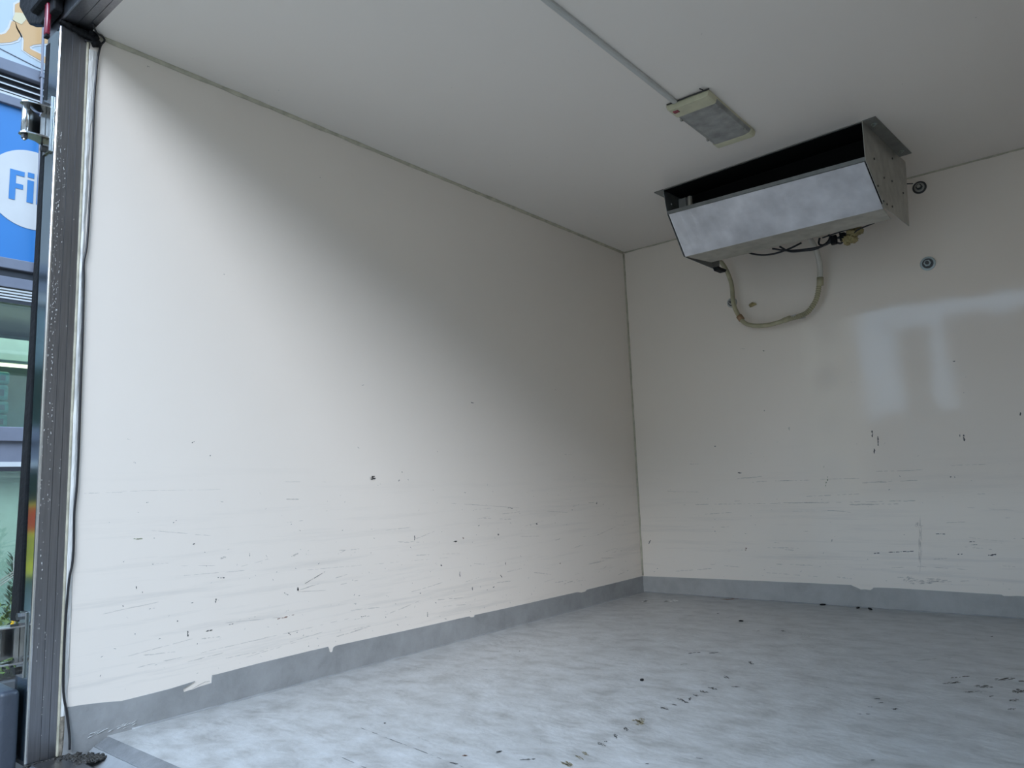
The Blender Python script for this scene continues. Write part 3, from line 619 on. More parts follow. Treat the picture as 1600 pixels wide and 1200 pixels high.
# black cable along the joint of post and wall
cp = [(.050, -.02, H - .002), (.030, -.002, H - .010), (.012, .020, H - .004), (.009, .0265, H - .012), (.006, .0187, H - .03), (.006, .0129, 1.783), (.006, .0101, 1.7256), (.006, .0079, 1.6506), (.006, .0087, 1.541), (.006, .0076, 1.3967), (.006, .005, 1.255), (.006, -.0007, 1.2016), (.006, .0012, 1.1503),
      (.006, .0033, 1.0145), (.006, .004, .9141), (.006, .0048, .8151), (.006, .0055, .7174), (.006, .0048, .6211), (.006, .0014, .5578), (.006, .003, .4792), (.006, .0019, .4326), (.006, -.0038, .3947), (.006, -.0076, .3113), (.006, -.0083, .2211), (.0065, -.0061, .1315), (.008, .0031, .0777), (.012, .0094, .0248), (.014, .010, -.005)]
cb = empty('black_cable', (.006, .005, 0), 0, 'thin black cable running down the joint of the door post and the left wall', 'cable')
under(MB().tube(spline(cp, 6), .0027, 8).build('sheath', MT['cable'], None, True), cb)
under(MB().tube(spline([(.004, -.02, H - .03), (.012, .004, H - .030), (.014, .018, H - .028), (.007, .022, H - .018)], 6), .0022, 8).build('loose_end', MT['cable'], None, True), cb)

# ---------------------------------------------------------------- ceiling: trunking, lamp
ct = empty('cable_trunking', (1.005, .7, H), 0, 'slim pale cable trunking running along the ceiling to the lamp', 'trunking')
under(MB().prism([(.996, H), (.996, H - .007), (.998, H - .009), (1.013, H - .009), (1.015, H - .007), (1.015, H)], 1, .0, 1.450).build('channel', MT['conduit']), ct)
under(MB().prism([(.9985, H - .009), (1.0005, H - .0105), (1.0105, H - .0105), (1.0125, H - .009)], 1, .0, 1.449).build('lid', MT['conduit']), ct)

lamp = empty('ceiling_lamp', (1.0475, 1.65, H), 0, 'flat rectangular ceiling lamp with yellowed ends, dirty diffuser and red switch', 'lamp')
LX0, LX1, LY0, LY1 = .970, 1.125, 1.452, 1.853
under(MB().box(LX0 + .003, LX1 - .003, LY0 + .003, LY1 - .003, H - .010, H).build('base', MT['cream']), lamp)
under(MB().prism([(LX0, H - .006), (LX0 + .004, H - .022), (LX0 + .010, H - .026), (LX1 - .010, H - .026), (LX1 - .004, H - .022), (LX1, H - .006)], 1, LY0, LY0 + .066).build('switch_end', MT['cream'], None, False, .0015), lamp)
under(MB().prism([(LX0, H - .006), (LX0 + .004, H - .020), (LX0 + .010, H - .024), (LX1 - .010, H - .024), (LX1 - .004, H - .020), (LX1, H - .006)], 1, LY1 - .040, LY1).build('end_cap', MT['cream'], None, False, .0015), lamp)
under(MB().prism([(LX0 + .002, H - .008), (LX0 + .008, H - .020), (LX0 + .022, H - .0245), (LX1 - .030, H - .0245), (LX1 - .010, H - .020), (LX1 - .002, H - .008)], 1, LY0 + .0665, LY1 - .0405).build('diffuser', MT['diffuser'], None, False, .001), lamp)
under(MB().box(LX0 + .016, LX0 + .036, LY0 + .014, LY0 + .030, H - .029, H - .025).build('switch', MT['red'], None, False, .001), lamp)
for (x, y) in ((LX1 - .012, LY0 + .11), (LX1 - .012, LY1 - .08), (LX0 + .006, LY0 + .10), (LX0 + .006, LY1 - .09)):
    under(MB().box(x - .003, x + .003, y - .005, y + .005, H - .0245, H - .016).build('clip', MT['galv']), lamp)
lc = empty('lamp_cable', (1.06, 1.447, H), 0, 'black lead lying along the near end of the ceiling lamp', 'cable')
under(MB().tube(spline([(.975, 1.4485, H - .004), (.990, 1.4475, H - .005), (.999, 1.4480, H - .004)], 4), .0022, 6).build('stub', MT['cable'], None, True), lc)
under(MB().tube(spline([(1.016, 1.4470, H - .006), (1.05, 1.4475, H - .005), (1.095, 1.4470, H - .006), (1.118, 1.449, H - .005), (1.128, 1.452, H - .004)], 5), .0024, 6).build('lead', MT['cable'], None, True), lc)
under(MB().tube(spline([(1.108, 1.447, H - .006), (1.112, 1.436, H - .008), (1.107, 1.424, H - .007)], 5), .0020, 6).build('tail', MT['cable'], None, True), lc)

# ---------------------------------------------------------------- evaporator unit under the ceiling
UW = .840
un = empty('evaporator_unit', (.604, 2.110, H), R(-3.6), 'metal cooling unit with a scuffed bare front panel hung under the ceiling', 'cooling unit')
t = .0025
side_r = [(.0, .0), (-.010, -.155), (.160, -.290), (.468, -.290), (.518, -.030), (.518, .0)]
side_l = [(.0, .0), (.022, -.110), (.140, -.279), (.468, -.285), (.518, -.030), (.518, .0)]
def plate(name, x0, x1, pts, m, pts1=None):
    """sheet running along the unit; the left end may have another outline than the right end"""
    q = pts1 or pts
    n = len(pts)
    sg = 16 if pts1 else 1
    vs = []
    for k in range(sg + 1):
        w = k / sg
        vs += [(x0 + (x1 - x0) * w, a[0] + (c[0] - a[0]) * w, a[1] + (c[1] - a[1]) * w) for a, c in zip(pts, q)]
    fs = [tuple(range(n - 1, -1, -1)), tuple(range(sg * n, sg * n + n))]
    for k in range(sg):
        fs += [(k * n + i, k * n + (i + 1) % n, k * n + n + (i + 1) % n, k * n + n + i) for i in range(n)]
    return MB().add(vs, fs).build(name, m, un)
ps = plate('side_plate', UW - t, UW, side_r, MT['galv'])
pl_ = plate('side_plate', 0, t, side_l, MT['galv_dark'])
for k, (y, z) in enumerate(((.090, -.120), (.19, -.165), (.290, -.150), (.100, -.222), (.150, -.268), (.190, -.270), (.255, -.262), (.330, -.045), (.43, -.160))):
    MB().cyl((UW, y, z), (UW + .003, y, z), .0042, 8).build('screw', MT['dark_metal'], ps)
MB().cyl((t, .060, -.055), (t + .002, .060, -.055), .004, 8).build('hole', MT['m6'], pl_)
def flange(x0, x1):
    f = MB().prism([(x0, .0), (x1, .0), (x1, .440), (x0, .440)], 2, -.004, -.001).build('mounting_flange', MT['galv_dark'], un)
    for y in (.055, .385):
        xm = (x0 + x1) / 2
        MB().cyl((xm, y, -.004), (xm, y, -.0055), .0105, 16).build('washer', MT['zinc'], f)
        MB().cyl((xm, y, -.0055), (xm, y, -.011), .006, 6).build('bolt', MT['zinc'], f)
flange(UW, UW + .045)
flange(-.045, 0)
MB().box(t, UW - t, .0, .010, -.004, -.001).build('top_flange', MT['galv'], un)
MB().box(t, UW - t, .010, .51, -.006, -.001).build('top_plate', MT['coil'], un)  # also in the slot's painted-in shade
# lip below the air slot and the front panel bent back under it
plate('slot_lip', t, UW - t, [(.0190, -.0980), (.0240, -.0980), (.0260, -.1120), (.0210, -.1125)], MT['galv_dark'], [(-.0120, -.1430), (-.0070, -.1430), (-.0060, -.1575), (-.0110, -.1580)])
plate('front_panel', t + .006, UW - t - .004, [(.022, -.114), (.140, -.2815), (.142, -.279), (.026, -.112)], MT['unit_panel'], [(-.008, -.160), (.160, -.2925), (.161, -.290), (-.005, -.1575)])
lp = [(.010, .140, -.2820), (UW - .006, .160, -.2930), (UW - .022, .305, -.2940), (.050, .300, -.2860)]
MB().add(lp + [(x, y, z + .0025) for x, y, z in lp], [(0, 1, 2, 3), (7, 6, 5, 4), (0, 4, 5, 1), (1, 5, 6, 2), (2, 6, 7, 3), (3, 7, 4, 0)]).build('lower_panel', MT['galv'], un)
# the coil behind the slot, its bars, a bracket and a pipe
MB().box(.058, UW - t, .150, .170, -.270, -.008).build('coil', MT['coil'], un)
MB().box(t, .058, .150, .156, -.270, -.008).build('inner_plate', MT['galv'], un)
for z in (-.088, -.110, -.130):
    MB().cyl((.100, .120, z), (UW - t, .100, z - .012), .0032, 8).build('guard_bar', MT['dark_metal'], un)
MB().box(.034, .070, .070, .073, -.17, -.040).build('bracket', MT['galv_dark'], un)
MB().cyl((.086, .075, -.17), (.086, .075, -.040), .0085, 14).build('pipe', MT['hose_white'], un, True)
# drip tray further back, above the open underside
plate('drip_tray', .05, UW - .05, [(.305, -.175), (.46, -.175), (.46, -.165), (.305, -.165)], MT['galv_dark'])
plate('back_plate', t, UW - t, [(.480, -.165), (.483, -.165), (.506, -.010), (.503, -.010)], MT['galv_dark'])
MB().prism([(.395, -.300), (.455, -.300), (.47, -.286), (.385, -.286)], 0, .012, .040).build('drain_boss', MT['black'], un)

# wires sagging below the unit
wr = empty('wire_bundle', (1.05, 2.5, 1.59), 0, 'black wires sagging under the cooling unit', 'wires')
paths = [[(.80, 2.50, 1.606), (.84, 2.50, 1.585), (.887, 2.50, 1.570), (.94, 2.50, 1.566), (1.00, 2.50, 1.573), (1.05, 2.51, 1.59)],
         [(.93, 2.48, 1.585), (.99, 2.50, 1.566), (1.05, 2.50, 1.556), (1.10, 2.49, 1.548), (1.15, 2.50, 1.553), (1.20, 2.50, 1.570), (1.25, 2.50, 1.586)],
         [(.96, 2.49, 1.590), (1.00, 2.50, 1.560), (1.06, 2.50, 1.549), (1.11, 2.50, 1.545), (1.16, 2.50, 1.560), (1.19, 2.49, 1.580)],
         [(1.13, 2.50, 1.590), (1.125, 2.50, 1.565), (1.145, 2.49, 1.552), (1.165, 2.50, 1.568), (1.175, 2.50, 1.59)],
         [(1.17, 2.49, 1.592), (1.19, 2.50, 1.560), (1.215, 2.50, 1.545), (1.225, 2.50, 1.570), (1.21, 2.51, 1.592)],
         [(1.15, 2.47, 1.578), (1.22, 2.46, 1.582), (1.30, 2.45, 1.585), (1.38, 2.44, 1.588)],
         [(1.20, 2.50, 1.575), (1.235, 2.50, 1.555), (1.26, 2.50, 1.565), (1.29, 2.48, 1.580), (1.36, 2.46, 1.587)]]
for i, p in enumerate(paths):
    under(MB().tube(spline(p, 7), .0042 if i < 5 else .003, 7).build('wire', MT['cable'], None, True), wr)
under(MB().box(1.175, 1.200, 2.488, 2.508, 1.546, 1.585).build('connector', MT['black'], None, False, .003), wr)
under(MB().box(1.212, 1.235, 2.490, 2.510, 1.553, 1.588).build('connector', MT['black'], None, False, .003), wr)
fm = MB()
for i, (x, y, z, r) in enumerate(((1.262, 2.505, 1.577, .024), (1.285, 2.510, 1.585, .020), (1.243, 2.50, 1.557, .022), (1.262, 2.505, 1.552, .018), (1.240, 2.50, 1.538, .010), (1.272, 2.505, 1.612, .018), (1.272, 2.505, 1.640, .016), (1.270, 2.505, 1.663, .016))):
    fm.lump((x, y, z), (r, r * .9, r * .85), i + 3, .6, 3, 3)
tag(fm.build('foam_lump', MT['foam'], None, True), 'yellowed lump of expanding foam under the right end of the cooling unit', 'foam')

# drain hose looped against the back wall
hz = empty('drain_hose', (.85, 2.70, 1.3), 0, 'yellowed drain hose hanging in a U below the cooling unit', 'hose')
YH = 2.725
hp = [(.535, 2.64, 1.735), (.568, 2.68, 1.672), (.606, 2.70, 1.630), (.629, YH, 1.537), (.632, YH, 1.434), (.651, YH, 1.372), (.680, YH, 1.326), (.725, YH, 1.304), (.790, YH, 1.295), (.85, YH, 1.300), (.905, YH, 1.311)]
under(MB().tube(spline(hp, 8), .0105, 12).build('smooth_hose', MT['hose'], None, True), hz)
cpth = spline([(.895, YH, 1.309), (.940, YH, 1.3117), (.985, YH, 1.3268), (1.025, YH, 1.375), (1.0437, YH, 1.437), (1.050, YH, 1.462)], 26)
under(MB().tube(cpth, [.0125 if i % 4 < 2 else .0100 for i in range(len(cpth))], 12).build('corrugated_hose', MT['hose'], None, False), hz)
up = spline([(1.049, YH, 1.455), (1.058, 2.72, 1.523), (1.056, 2.69, 1.598), (1.036, 2.67, 1.655), (1.020, 2.65, 1.695)], 8)
under(MB().tube(up, [.0125] * 10 + [.0120] * (len(up) - 10), 12).build('upper_hose', MT['hose_white'], None, True), hz)
def collar(p, q, r, m, nm='collar'): under(MB().cyl(p, q, r, 14).build(nm, m, None, True), hz)
collar((1.048, YH, 1.438), (1.0525, YH, 1.475), .0150, MT['hose'])
collar((.655, YH, 1.364), (.668, YH, 1.342), .0150, mat('rusty_clip', (.36, .22, .12), .6, vary=.3), 'clip')
collar((.868, YH, 1.3035), (.902, YH, 1.3105), .0128, MT['hose'])
collar((.908, YH, 1.3125), (.930, YH, 1.3150), .0098, MT['m6'], 'joint')
under(MB().box(.935, .965, YH + .008, YH + .02, 1.302, 1.322).build('tape_tail', MT['galv'], None, False, .002), hz)

# bolts through the back wall
def wall_bolt(x, z, r, m1, m2, label):
    b = empty('wall_bolt', (x, L, z), 0, label, 'bolt', 'bolts through the back wall')
    MB().cyl((0, -.004, 0), (0, 0, 0), r, 24).build('washer', m1, b, False, .001)
    MB().cyl((0, -.007, 0), (0, -.004, 0), r * .72, 24).build('spring_ring', m2, b, False, .001)
    MB().cyl((0, -.016, 0), (0, -.007, 0), r * .48, 6).build('nut', m1, b)
    MB().cyl((0, -.024, 0), (0, -.016, 0), r * .26, 12).build('thread', m2, b)
    return b
wall_bolt(1.484, 1.794, .028, MT['dark_metal'], MT['galv'], 'dark washer and nut on the back wall, high up right of the cooling unit')
wall_bolt(1.482, 1.454, .030, MT['zinc'], MT['dark_metal'], 'lower zinc washer and nut on the back wall, right of the hose')
wall_bolt(.606, 1.448, .026, MT['galv'], MT['dark_metal'], 'washer and nut on the back wall half hidden behind the left leg of the hose')
fc = MB().lump((.706, L - .006, 1.417), (.014, .007, .010), 5, .5, 2, 3).lump((.722, L - .006, 1.418), (.009, .006, .007), 8, .5, 2, 3)
tag(fc.build('foam_plug', MT['foam'], None, True), 'small yellow foam plug in the back wall inside the loop of the hose', 'foam')
rod = tag(MB().cyl((1.463, 2.60, 1.765), (1.488, 2.612, 1.762), .003, 8).build('steel_stub', MT['dark_metal']), 'short dark stub poking out behind the right side of the cooling unit', 'stub')

# crumbs on the floor
def crumb(x, y, sx, sy, sz, seed, label):
    o = MB().lump((0, 0, 0), (sx, sy, sz), seed, .5, 2, 2.5).build('crumb', MT['black'], None, True)
    o.location = (x, y, sz * .8); o.rotation_euler = (0, 0, seed * .7)
    return tag(o, label, 'crumb', 'dark crumbs on the floor')
crumb(.920, 2.755, .016, .006, .004, 1, 'dark crumb at the foot of the back wall, leftmost of the three there')
crumb(1.071, 2.742, .011, .006, .003, 2, 'dark crumb at the foot of the back wall, in the middle of the three there')
crumb(1.123, 2.732, .020, .006, .004, 3, 'long dark crumb at the foot of the back wall, rightmost of the three there')
crumb(.873, 1.235, .006, .005, .004, 4, 'small black crumb alone on the open floor in the middle of the box')
crumb(.760, 2.232, .009, .005, .003, 5, 'dark crumb on the floor a little before the back wall')


# ---------------------------------------------------------------- the street: paving, shop front, neighbours
tag(MB().box(-60, 60, -70, 40, GZ - .3, GZ).build('ground', MT['ground']), 'pale paved street beside the truck', kind='structure')

Y0, Y1 = -6.0, 6.0
shop = empty('shop_building', (SX - .1, 0, GZ), 0, 'grey framed shop front with green tinted windows seen beyond the door post', 'shop')
def sp(mb, name, m, bev=0, smooth=False, par=None):
    o = mb.build(name, m, None, smooth, bev)
    if par is None: return under(o, shop)
    o.parent = par
    o.matrix_parent_inverse = (par.matrix_parent_inverse.inverted() if False else Matrix.Identity(4))
    return o
def B(x0, x1, z0, z1, y0=Y0, y1=Y1): return MB().box(SX + x0, SX + x1, y0, y1, z0, z1)
sp(MB().box(SX - 4.0, SX - 1.4, Y0, Y1, GZ, 6.4), 'back_wall', MT['interior'])
sp(MB().box(SX - 4.0, SX - .06, Y0 - .2, Y0, GZ, 6.4), 'side_wall', MT['render_a'])
sp(MB().box(SX - 4.0, SX - .06, Y1, Y1 + .2, GZ, 6.4), 'side_wall', MT['render_a'])
sp(MB().box(SX - 4.0, SX - .02, Y0 - .2, Y1 + .2, 5.4, 6.6), 'parapet', MT['render_a'])
sp(MB().box(SX - 4.0, SX - .13, Y0, Y1, 1.95, 5.5), 'upper_wall', MT['render_a'])
sp(MB().box(SX - 1.4, SX - .06, Y0, Y1, GZ, -.42), 'plinth', MT['render_a'])
# frame bands, from the top down
sp(B(-.10, .050, 3.468, 3.551), 'frame_rail', MT['alu_grey'], .004)
sp(B(-.10, .000, 3.300, 3.468), 'louvre_back', MT['alu_dark'])
for za, zb in ((3.424, 3.450), (3.377, 3.404), (3.331, 3.358)):
    sp(MB().prism([(SX + .0, zb), (SX + .030, za + .006), (SX + .030, za), (SX + .0, zb - .010)], 1, Y0, Y1), 'louvre_slat', MT['slat'])
sp(B(-.1, .034, 3.306, 3.322), 'louvre_slat', MT['slat'])
sp(B(-.10, .040, 3.244, 3.306), 'frame_rail', MT['alu_grey'], .004)
sp(B(-.10, .045, 2.114, 2.184), 'frame_rail', MT['alu_grey'], .004)
sp(B(-.10, .015, 2.062, 2.114), 'dark_band', MT['alu_dark'])  # dark strip set back between the grey rails
sp(B(-.10, .030, 1.992, 2.062), 'frame_rail', MT['alu_grey'], .003)
for k in range(4):
    z = 1.915 + k * .0195
    sp(MB().prism([(SX + .0, z + .0165), (SX + .022, z + .010), (SX + .022, z), (SX + .0, z)], 1, Y0, Y1), 'louvre_slat', MT['slat'])
sp(B(-.10, .018, 1.890, 1.915), 'frame_rail', MT['alu_dark'])
sp(B(-.10, .040, .983, 1.075), 'frame_rail', MT['alu_grey'], .004)
sp(B(-.10, .010, .851, .983), 'frame_rail', MT['alu_grey'])
sp(B(-.10, .024, .820, .851), 'frame_rail', MT['slat'])
sp(B(-.10, .020, .792, .820), 'frame_rail', MT['alu_dark'])
sp(B(-.10, .035, -.45, -.40), 'frame_rail', MT['alu_dark'])
wy = [-6.0, -4.6, -3.1, -1.75, -.45, 1.0, 2.5, 4.0, 6.0]
for i in range(len(wy) - 1):
    a, b = wy[i], wy[i + 1]
    sp(MB().box(SX - .012, SX - .004, a + .03, b - .03, 1.075, 1.890), 'window_pane', MT['glass_green'])
    sp(MB().box(SX - .012, SX - .004, a + .03, b - .03, -.40, .792), 'window_pane', MT['glass_green'])
for b in wy[1:-1]:
    sp(MB().box(SX - .05, SX + .02, b - .03, b + .03, 1.075, 1.890), 'mullion', MT['alu_dark'])
    sp(MB().box(SX - .05, SX + .02, b - .03, b + .03, -.40, .792), 'mullion', MT['alu_dark'])
# inside the window: shelf boards and a lit tube
sp(MB().box(SX - 1.4, SX - .15, Y0, Y1, .93, 1.000), 'floor_slab', MT['shelf'])
sp(MB().box(SX - .75, SX - .30, -.4, 1.9, 1.545, 1.565), 'shelf_board', MT['shelf'])
sp(MB().cyl((SX - .34, -.3, 1.535), (SX - .34, 1.8, 1.535), .012, 10), 'shelf_tube', MT['tube'])
sp(MB().box(SX - .78, SX - .75, -.4, 1.9, 1.0, 1.80), 'shelf_back', MT['interior'])
# pipe down the face of the signs
pp = empty('signface_pipe', (SX + .06, .936, 2.1), 0, 'thin grey vertical pipe in front of the blue sign and the sign above it', 'pipe')
under(MB().tube([(SX + .062, .958, 2.10), (SX + .062, .946, 2.8), (SX + .062, .934, 3.4), (SX + .062, .922, 4.0), (SX + .062, .915, 4.6)], .009, 10).build('pipe_run', MT['alu_grey'], None, True), pp)
for z, y in ((2.15, .957), (3.51, .932)):
    under(MB().box(SX + .035, SX + .072, y - .014, y + .014, z - .012, z + .012).build('pipe_clip', MT['alu_grey']), pp)

# blue fascia sign with its white disc and letters
sg = empty('shop_sign', (SX, .93, 2.70), 0, 'bright blue shop sign with a white disc and blue letters', 'sign')
under(MB().box(SX - .12, SX + .012, -.5, 3.2, 2.184, 3.244).build('sign_panel', MT['sign_blue']), sg)
dc = MB(); n = 72; cy, cz, rd = .928, 2.694, .276
dc.prism([(cy + rd * math.cos(2 * math.pi * k / n), cz + rd * math.sin(2 * math.pi * k / n)) for k in range(n)], 0, SX + .012, SX + .015)
under(dc.build('white_disc', MT['sign_white']), sg)
def rect(mb, y0, y1, z0, z1, sl=0.0): mb.prism([(y0, z0), (y1, z0), (y1 + sl, z1), (y0 + sl, z1)], 0, SX + .015, SX + .018)
lt = MB()
lt.prism([(.788, 2.597), (.824, 2.597), (.824, 2.680), (.868, 2.680), (.868, 2.714), (.824, 2.714), (.824, 2.772), (.873, 2.772), (.873, 2.806), (.788, 2.806)], 0, SX + .015, SX + .018)
under(lt.build('letter', MT['letter_blue']), sg)
lt = MB(); rect(lt, .892, .930, 2.600, 2.758); rect(lt, .892, .930, 2.777, 2.812)
under(lt.build('letter', MT['letter_blue']), sg)
lt = MB(); rect(lt, .950, .988, 2.600, 2.815)
under(lt.build('letter', MT['letter_blue']), sg)

# pale picture sign above it with an orange cut-out figure
us = empty('picture_sign', (SX, .9, 3.8), 0, 'pale blue picture sign with orange shapes above the louvres', 'sign')
under(MB().box(SX - .12, SX + .012, -.5, 3.2, 3.551, 5.3).build('sign_panel', MT['sign_pale']), us)
FA = [(0.62, 3.735), (0.69, 3.727), (0.717, 3.75), (0.737, 3.795), (0.748, 3.854), (0.768, 3.86), (0.776, 3.818), (0.804, 3.77), (0.788, 3.734), (0.747, 3.698), (0.693, 3.667), (0.62, 3.66)]
FB = [(0.762, 3.939), (0.762, 3.986), (0.795, 4.025), (0.823, 4.043), (0.848, 4.026), (0.897, 3.975), (0.928, 3.95), (0.983, 3.951), (1.05, 3.93), (1.06, 3.85), (0.99, 3.80), (0.964, 3.790), (0.93, 3.772), (0.884, 3.743), (0.861, 3.719), (0.868, 3.704), (0.898, 3.699), (0.934, 3.694), (1.02, 3.665), (1.02, 3.62), (0.934, 3.646), (0.864, 3.662), (0.825, 3.677), (0.825, 3.752), (0.812, 3.785), (0.784, 3.822), (0.771, 3.858)]
FC = [(0.751, 3.866), (0.765, 3.927), (0.799, 3.94), (0.851, 3.948), (0.83, 3.905), (0.806, 3.857), (0.78, 3.859)]
def cut(name, pts, grow, x, m):
    c = (sum(p[0] for p in pts) / len(pts), sum(p[1] for p in pts) / len(pts))
    q = []
    for i, p in enumerate(pts):                      # push each point out along its corner's normal
        a, b = pts[i - 1], pts[(i + 1) % len(pts)]
        t = Vector((b[0] - a[0], b[1] - a[1])).normalized()
        q.append((p[0] + t.y * grow, p[1] - t.x * grow))
    under(MB().prism(q, 0, SX + x - .002, SX + x).build(name, m), us)
def area(p): return sum(p[i - 1][0] * p[i][1] - p[i][0] * p[i - 1][1] for i in range(len(p)))
for P_ in (FA, FB):
    g = .012 if area(P_) > 0 else -.012
    cut('white_outline', P_, g, .014, MT['sign_white']); cut('orange_shape', P_, 0, .016, MT['orange'])
cut('cream_patch', FC, 0, .018, MT['pale_cream'])
under(MB().tube([(SX + .013, .5, 3.68), (SX + .013, .70, 3.625), (SX + .013, .9, 3.59), (SX + .013, 1.3, 3.56)], .004, 6).build('outline_stroke', MT['alu_grey']), us)

# packets on the window shelf
def packet(y, z, w, h, seed, label):
    o = empty('wrapped_packet', (SX - .45, y, z), 0, label, 'packet', 'packets stacked behind the shop window')
    MB().box(-.14, .14, -w / 2, w / 2, .002, h).build('packet_body', MT['packet'], o, True, .018, 2)
    MB().box(.139, .143, -w / 2 + .03, w / 2 - .03, h * .3, h * .7).build('packet_label', MT['sign_pale'], o)
    return o
k = 0
for (y, w, side_) in ((.700, .15, 'left'), (.905, .09, 'right')):
    z = 1.002
    for i, h in enumerate((.085, .10, .09, .11, .09)):
        packet(y + .004 * ((i * 7) % 3 - 1), z, w, h, i, 'mint green wrapped packet in the %s stack behind the shop window, %s' % (side_, ('at its foot', 'second from its foot', 'in its middle', 'second from its top', 'at its top')[i]))
        z += h + .002

# shrub and flowers in a planter before the lower window
pl0 = empty('planter', (SX + .38, .95, GZ), 0, 'dark planter trough standing before the lower shop window', 'planter')
under(MB().prism([(.45, GZ), (1.55, GZ), (1.60, -.40), (.40, -.40)], 0, SX + .22, SX + .56).build('trough', MT['planter'], None, False, .01), pl0)
under(MB().box(SX + .25, SX + .53, .44, 1.56, -.42, -.388).build('soil', MT['dirt']), pl0)
def leafquad(mb, p, d, l, w, rr):
    d = Vector(d).normalized()
    s = d.cross(Vector((rr.uniform(-1, 1), rr.uniform(-1, 1), rr.uniform(-1, 1)))).normalized()
    p = Vector(p)
    mb.add([p, p + d * l * .5 + s * w * .5, p + d * l, p + d * l * .5 - s * w * .5], [(0, 1, 2, 3)])
rr = random.Random(7)
cf = empty('conifer_shrub', (SX + .36, .90, -.39), 0, 'small dull green conifer shrub before the lower shop window', 'shrub')
st = MB(); lf = MB()
for s in range(5):
    y = .84 + .035 * s + rr.uniform(-.01, .01); x = SX + .32 + rr.uniform(-.03, .03); ht = (.46, .66, .92, .80, .60)[s]
    lean = rr.uniform(-.04, .04)
    st.tube([(x, y, -.39), (x, y + lean * .5, -.39 + ht * .5), (x, y + lean, -.39 + ht)], [.006, .004, .0015], 6)
    for q in range(260):
        t = rr.uniform(.12, 1); z = -.39 + ht * t; r_ = .085 * (1.08 - t)
        a = rr.uniform(0, 6.28)
        leafquad(lf, (x + r_ * math.cos(a) * rr.random(), y + lean * t + r_ * math.sin(a) * rr.random(), z), (math.cos(a), math.sin(a), 1.1), rr.uniform(.03, .06), .010, rr)
under(st.build('stem', MT['twig'], None, True), cf)
under(tag(lf.build('foliage', MT['leaf']), kind='stuff'), cf)
fs = empty('flowering_plant', (SX + .46, .86, -.39), 0, 'low yellow flowering plant at the foot of the conifer shrub', 'flowers')
st = MB(); lf = MB(); pt = MB()
for q in range(420):
    leafquad(lf, (SX + .48 + rr.uniform(-.04, .06), rr.uniform(.72, 1.05), -.38 + .40 * rr.random()), (rr.uniform(-.6, 1), rr.uniform(-1, 1), rr.uniform(-.2, 1)), rr.uniform(.03, .06), .022, rr)
for (y, z, r_) in ((.845, .085, .030), (.88, .10, .034), (.80, .060, .022), (.905, .060, .026), (.83, -.02, .028), (.87, -.07, .03), (.79, -.09, .024), (.92, -.10, .026), (.85, -.14, .024)):
    x = SX + .55
    st.tube([(SX + .46, y, -.38), (x - .01, y, z - .02)], .003, 5)
    for q in range(16):
        a = rr.uniform(0, 6.28)
        leafquad(pt, (x, y + .25 * r_ * math.cos(a), z + .25 * r_ * math.sin(a)), (.5, math.cos(a), math.sin(a)), r_, r_ * .8, rr)
for q in range(7):
    y = rr.uniform(.74, 1.0); z = rr.uniform(.12, .30)
    st.tube([(SX + .46, y - .12, z - .10), (SX + .52, y, z), (SX + .55, y + .14, z + rr.uniform(.0, .05))], .0025, 5)
under(st.build('stem', MT['twig'], None, True), fs)
under(tag(lf.build('foliage', MT['leaf2']), kind='stuff'), fs)
under(tag(pt.build('petal', MT['petal']), kind='stuff'), fs)

# poster further along the shop front (it shows mirrored in the polished post)
po = empty('price_poster', (SX + .03, -1.35, .3), 0, 'yellow and red poster on the shop window behind the camera', 'poster')
under(MB().box(SX + .022, SX + .026, -1.75, -1.145, .12, .58).build('poster_sheet', MT['poster_yellow']), po)
under(MB().box(SX + .026, SX + .028, -1.75, -1.15, .40, .56).build('poster_header', MT['poster_red']), po)
m = MB(); rr = random.Random(5)
for i in range(14):
    y = -1.16 - .045 * i
    m.tube([(SX + .029, y, .15 + rr.uniform(0, .1)), (SX + .029, y - .03, .25 + rr.uniform(0, .1)), (SX + .029, y + .01, .36)], .006, 5)
under(m.build('poster_writing', MT['ink']), po)
sk = MB().lump((SX + .45, -1.17, -.28), (.10, .07, .36), 4, .15, 3, 1.5)  # invented white form, placed to mirror in the steel post
tag(sk.build('white_placeholder', MT['placeholder'], None, True), 'tall white sack added before the shop front for its reflection in the post', 'placeholder')

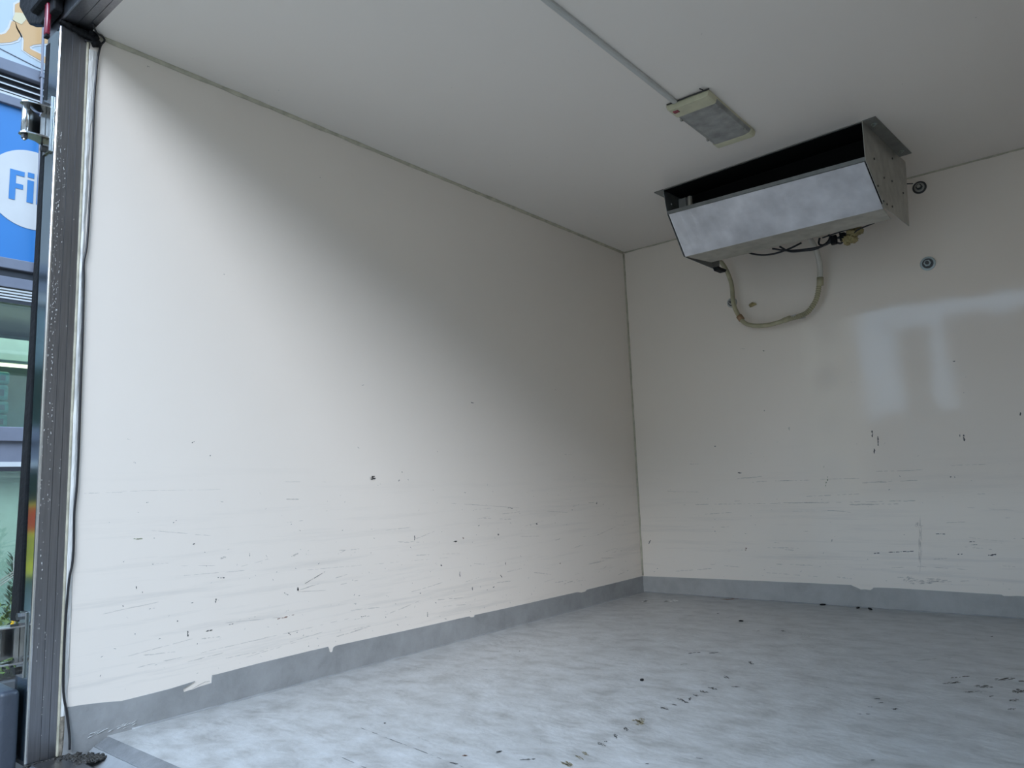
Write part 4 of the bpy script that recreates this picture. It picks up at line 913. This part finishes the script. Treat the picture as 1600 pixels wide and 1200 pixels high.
# buildings across and along the street, out of view; they shape the light and reflections
def house(name, x0, x1, y0, y1, h, m, label, face):
    b = empty(name, ((x0 + x1) / 2, (y0 + y1) / 2, GZ), 0, label, 'building')
    under(MB().box(x0, x1, y0, y1, GZ, h).build('wall', m), b)
    under(MB().box(x0 - .15, x1 + .15, y0 - .15, y1 + .15, h, h + .18).build('cornice', MT['render_c']), b)
    nz = max(1, int((h - GZ) / 2.9))
    if face == 'y': n = max(1, int((x1 - x0) / 2.4))
    else: n = max(1, int((y1 - y0) / 2.4))
    for i in range(n):
        for k in range(nz):
            z = GZ + 1.0 + 2.9 * k
            if z + 1.4 > h: continue
            if face == 'y':
                c = x0 + (x1 - x0) * (i + .5) / n
                w = MB().box(c - .55, c + .55, y1 - .02, y1 + .05, z, z + 1.4); g = MB().box(c - .47, c + .47, y1 + .045, y1 + .06, z + .08, z + 1.32)
            else:
                c = y0 + (y1 - y0) * (i + .5) / n
                w = MB().box(x0 - .05, x0 + .02, c - .55, c + .55, z, z + 1.4); g = MB().box(x0 - .06, x0 - .045, c - .47, c + .47, z + .08, z + 1.32)
            wo = under(w.build('window', MT['slat']), b)
            go = g.build('pane', MT['alu_dark']); go.parent = wo
            go.matrix_parent_inverse = (Matrix.Translation(b.location)).inverted() @ Matrix.Identity(4) if False else Matrix.Identity(4)
    return b
house('street_building', 1.2, 16.0, -17.0, -6.6, 3.9, MT['render_b'], 'unseen ochre building close behind the truck, lightened as warm fill', 'y')  # kept low for the sun, lightened to bounce warm fill
house('street_building', 12.0, 20.0, -6.0, 14.0, 7.5, MT['render_a'], 'grey building along the far side of the street', 'x')
house('street_building', -5.1, 1.0, -45.0, -42.0, 9.0, MT['render_c'], 'brown building far down the street, nearest to the ochre one', 'y')
house('street_building', -8.0, -6.35, -45.0, -42.0, 9.0, MT['render_a'], 'narrow grey building far down the street', 'y')
house('street_building', -24.0, -10.6, -45.0, -42.0, 12.0, MT['render_b'], 'wide ochre building far down the street', 'y')
house('street_building', -14.0, 0.0, -62.0, -55.0, 4.6, MT['render_c'], 'low brown building behind the gaps far down the street', 'y')
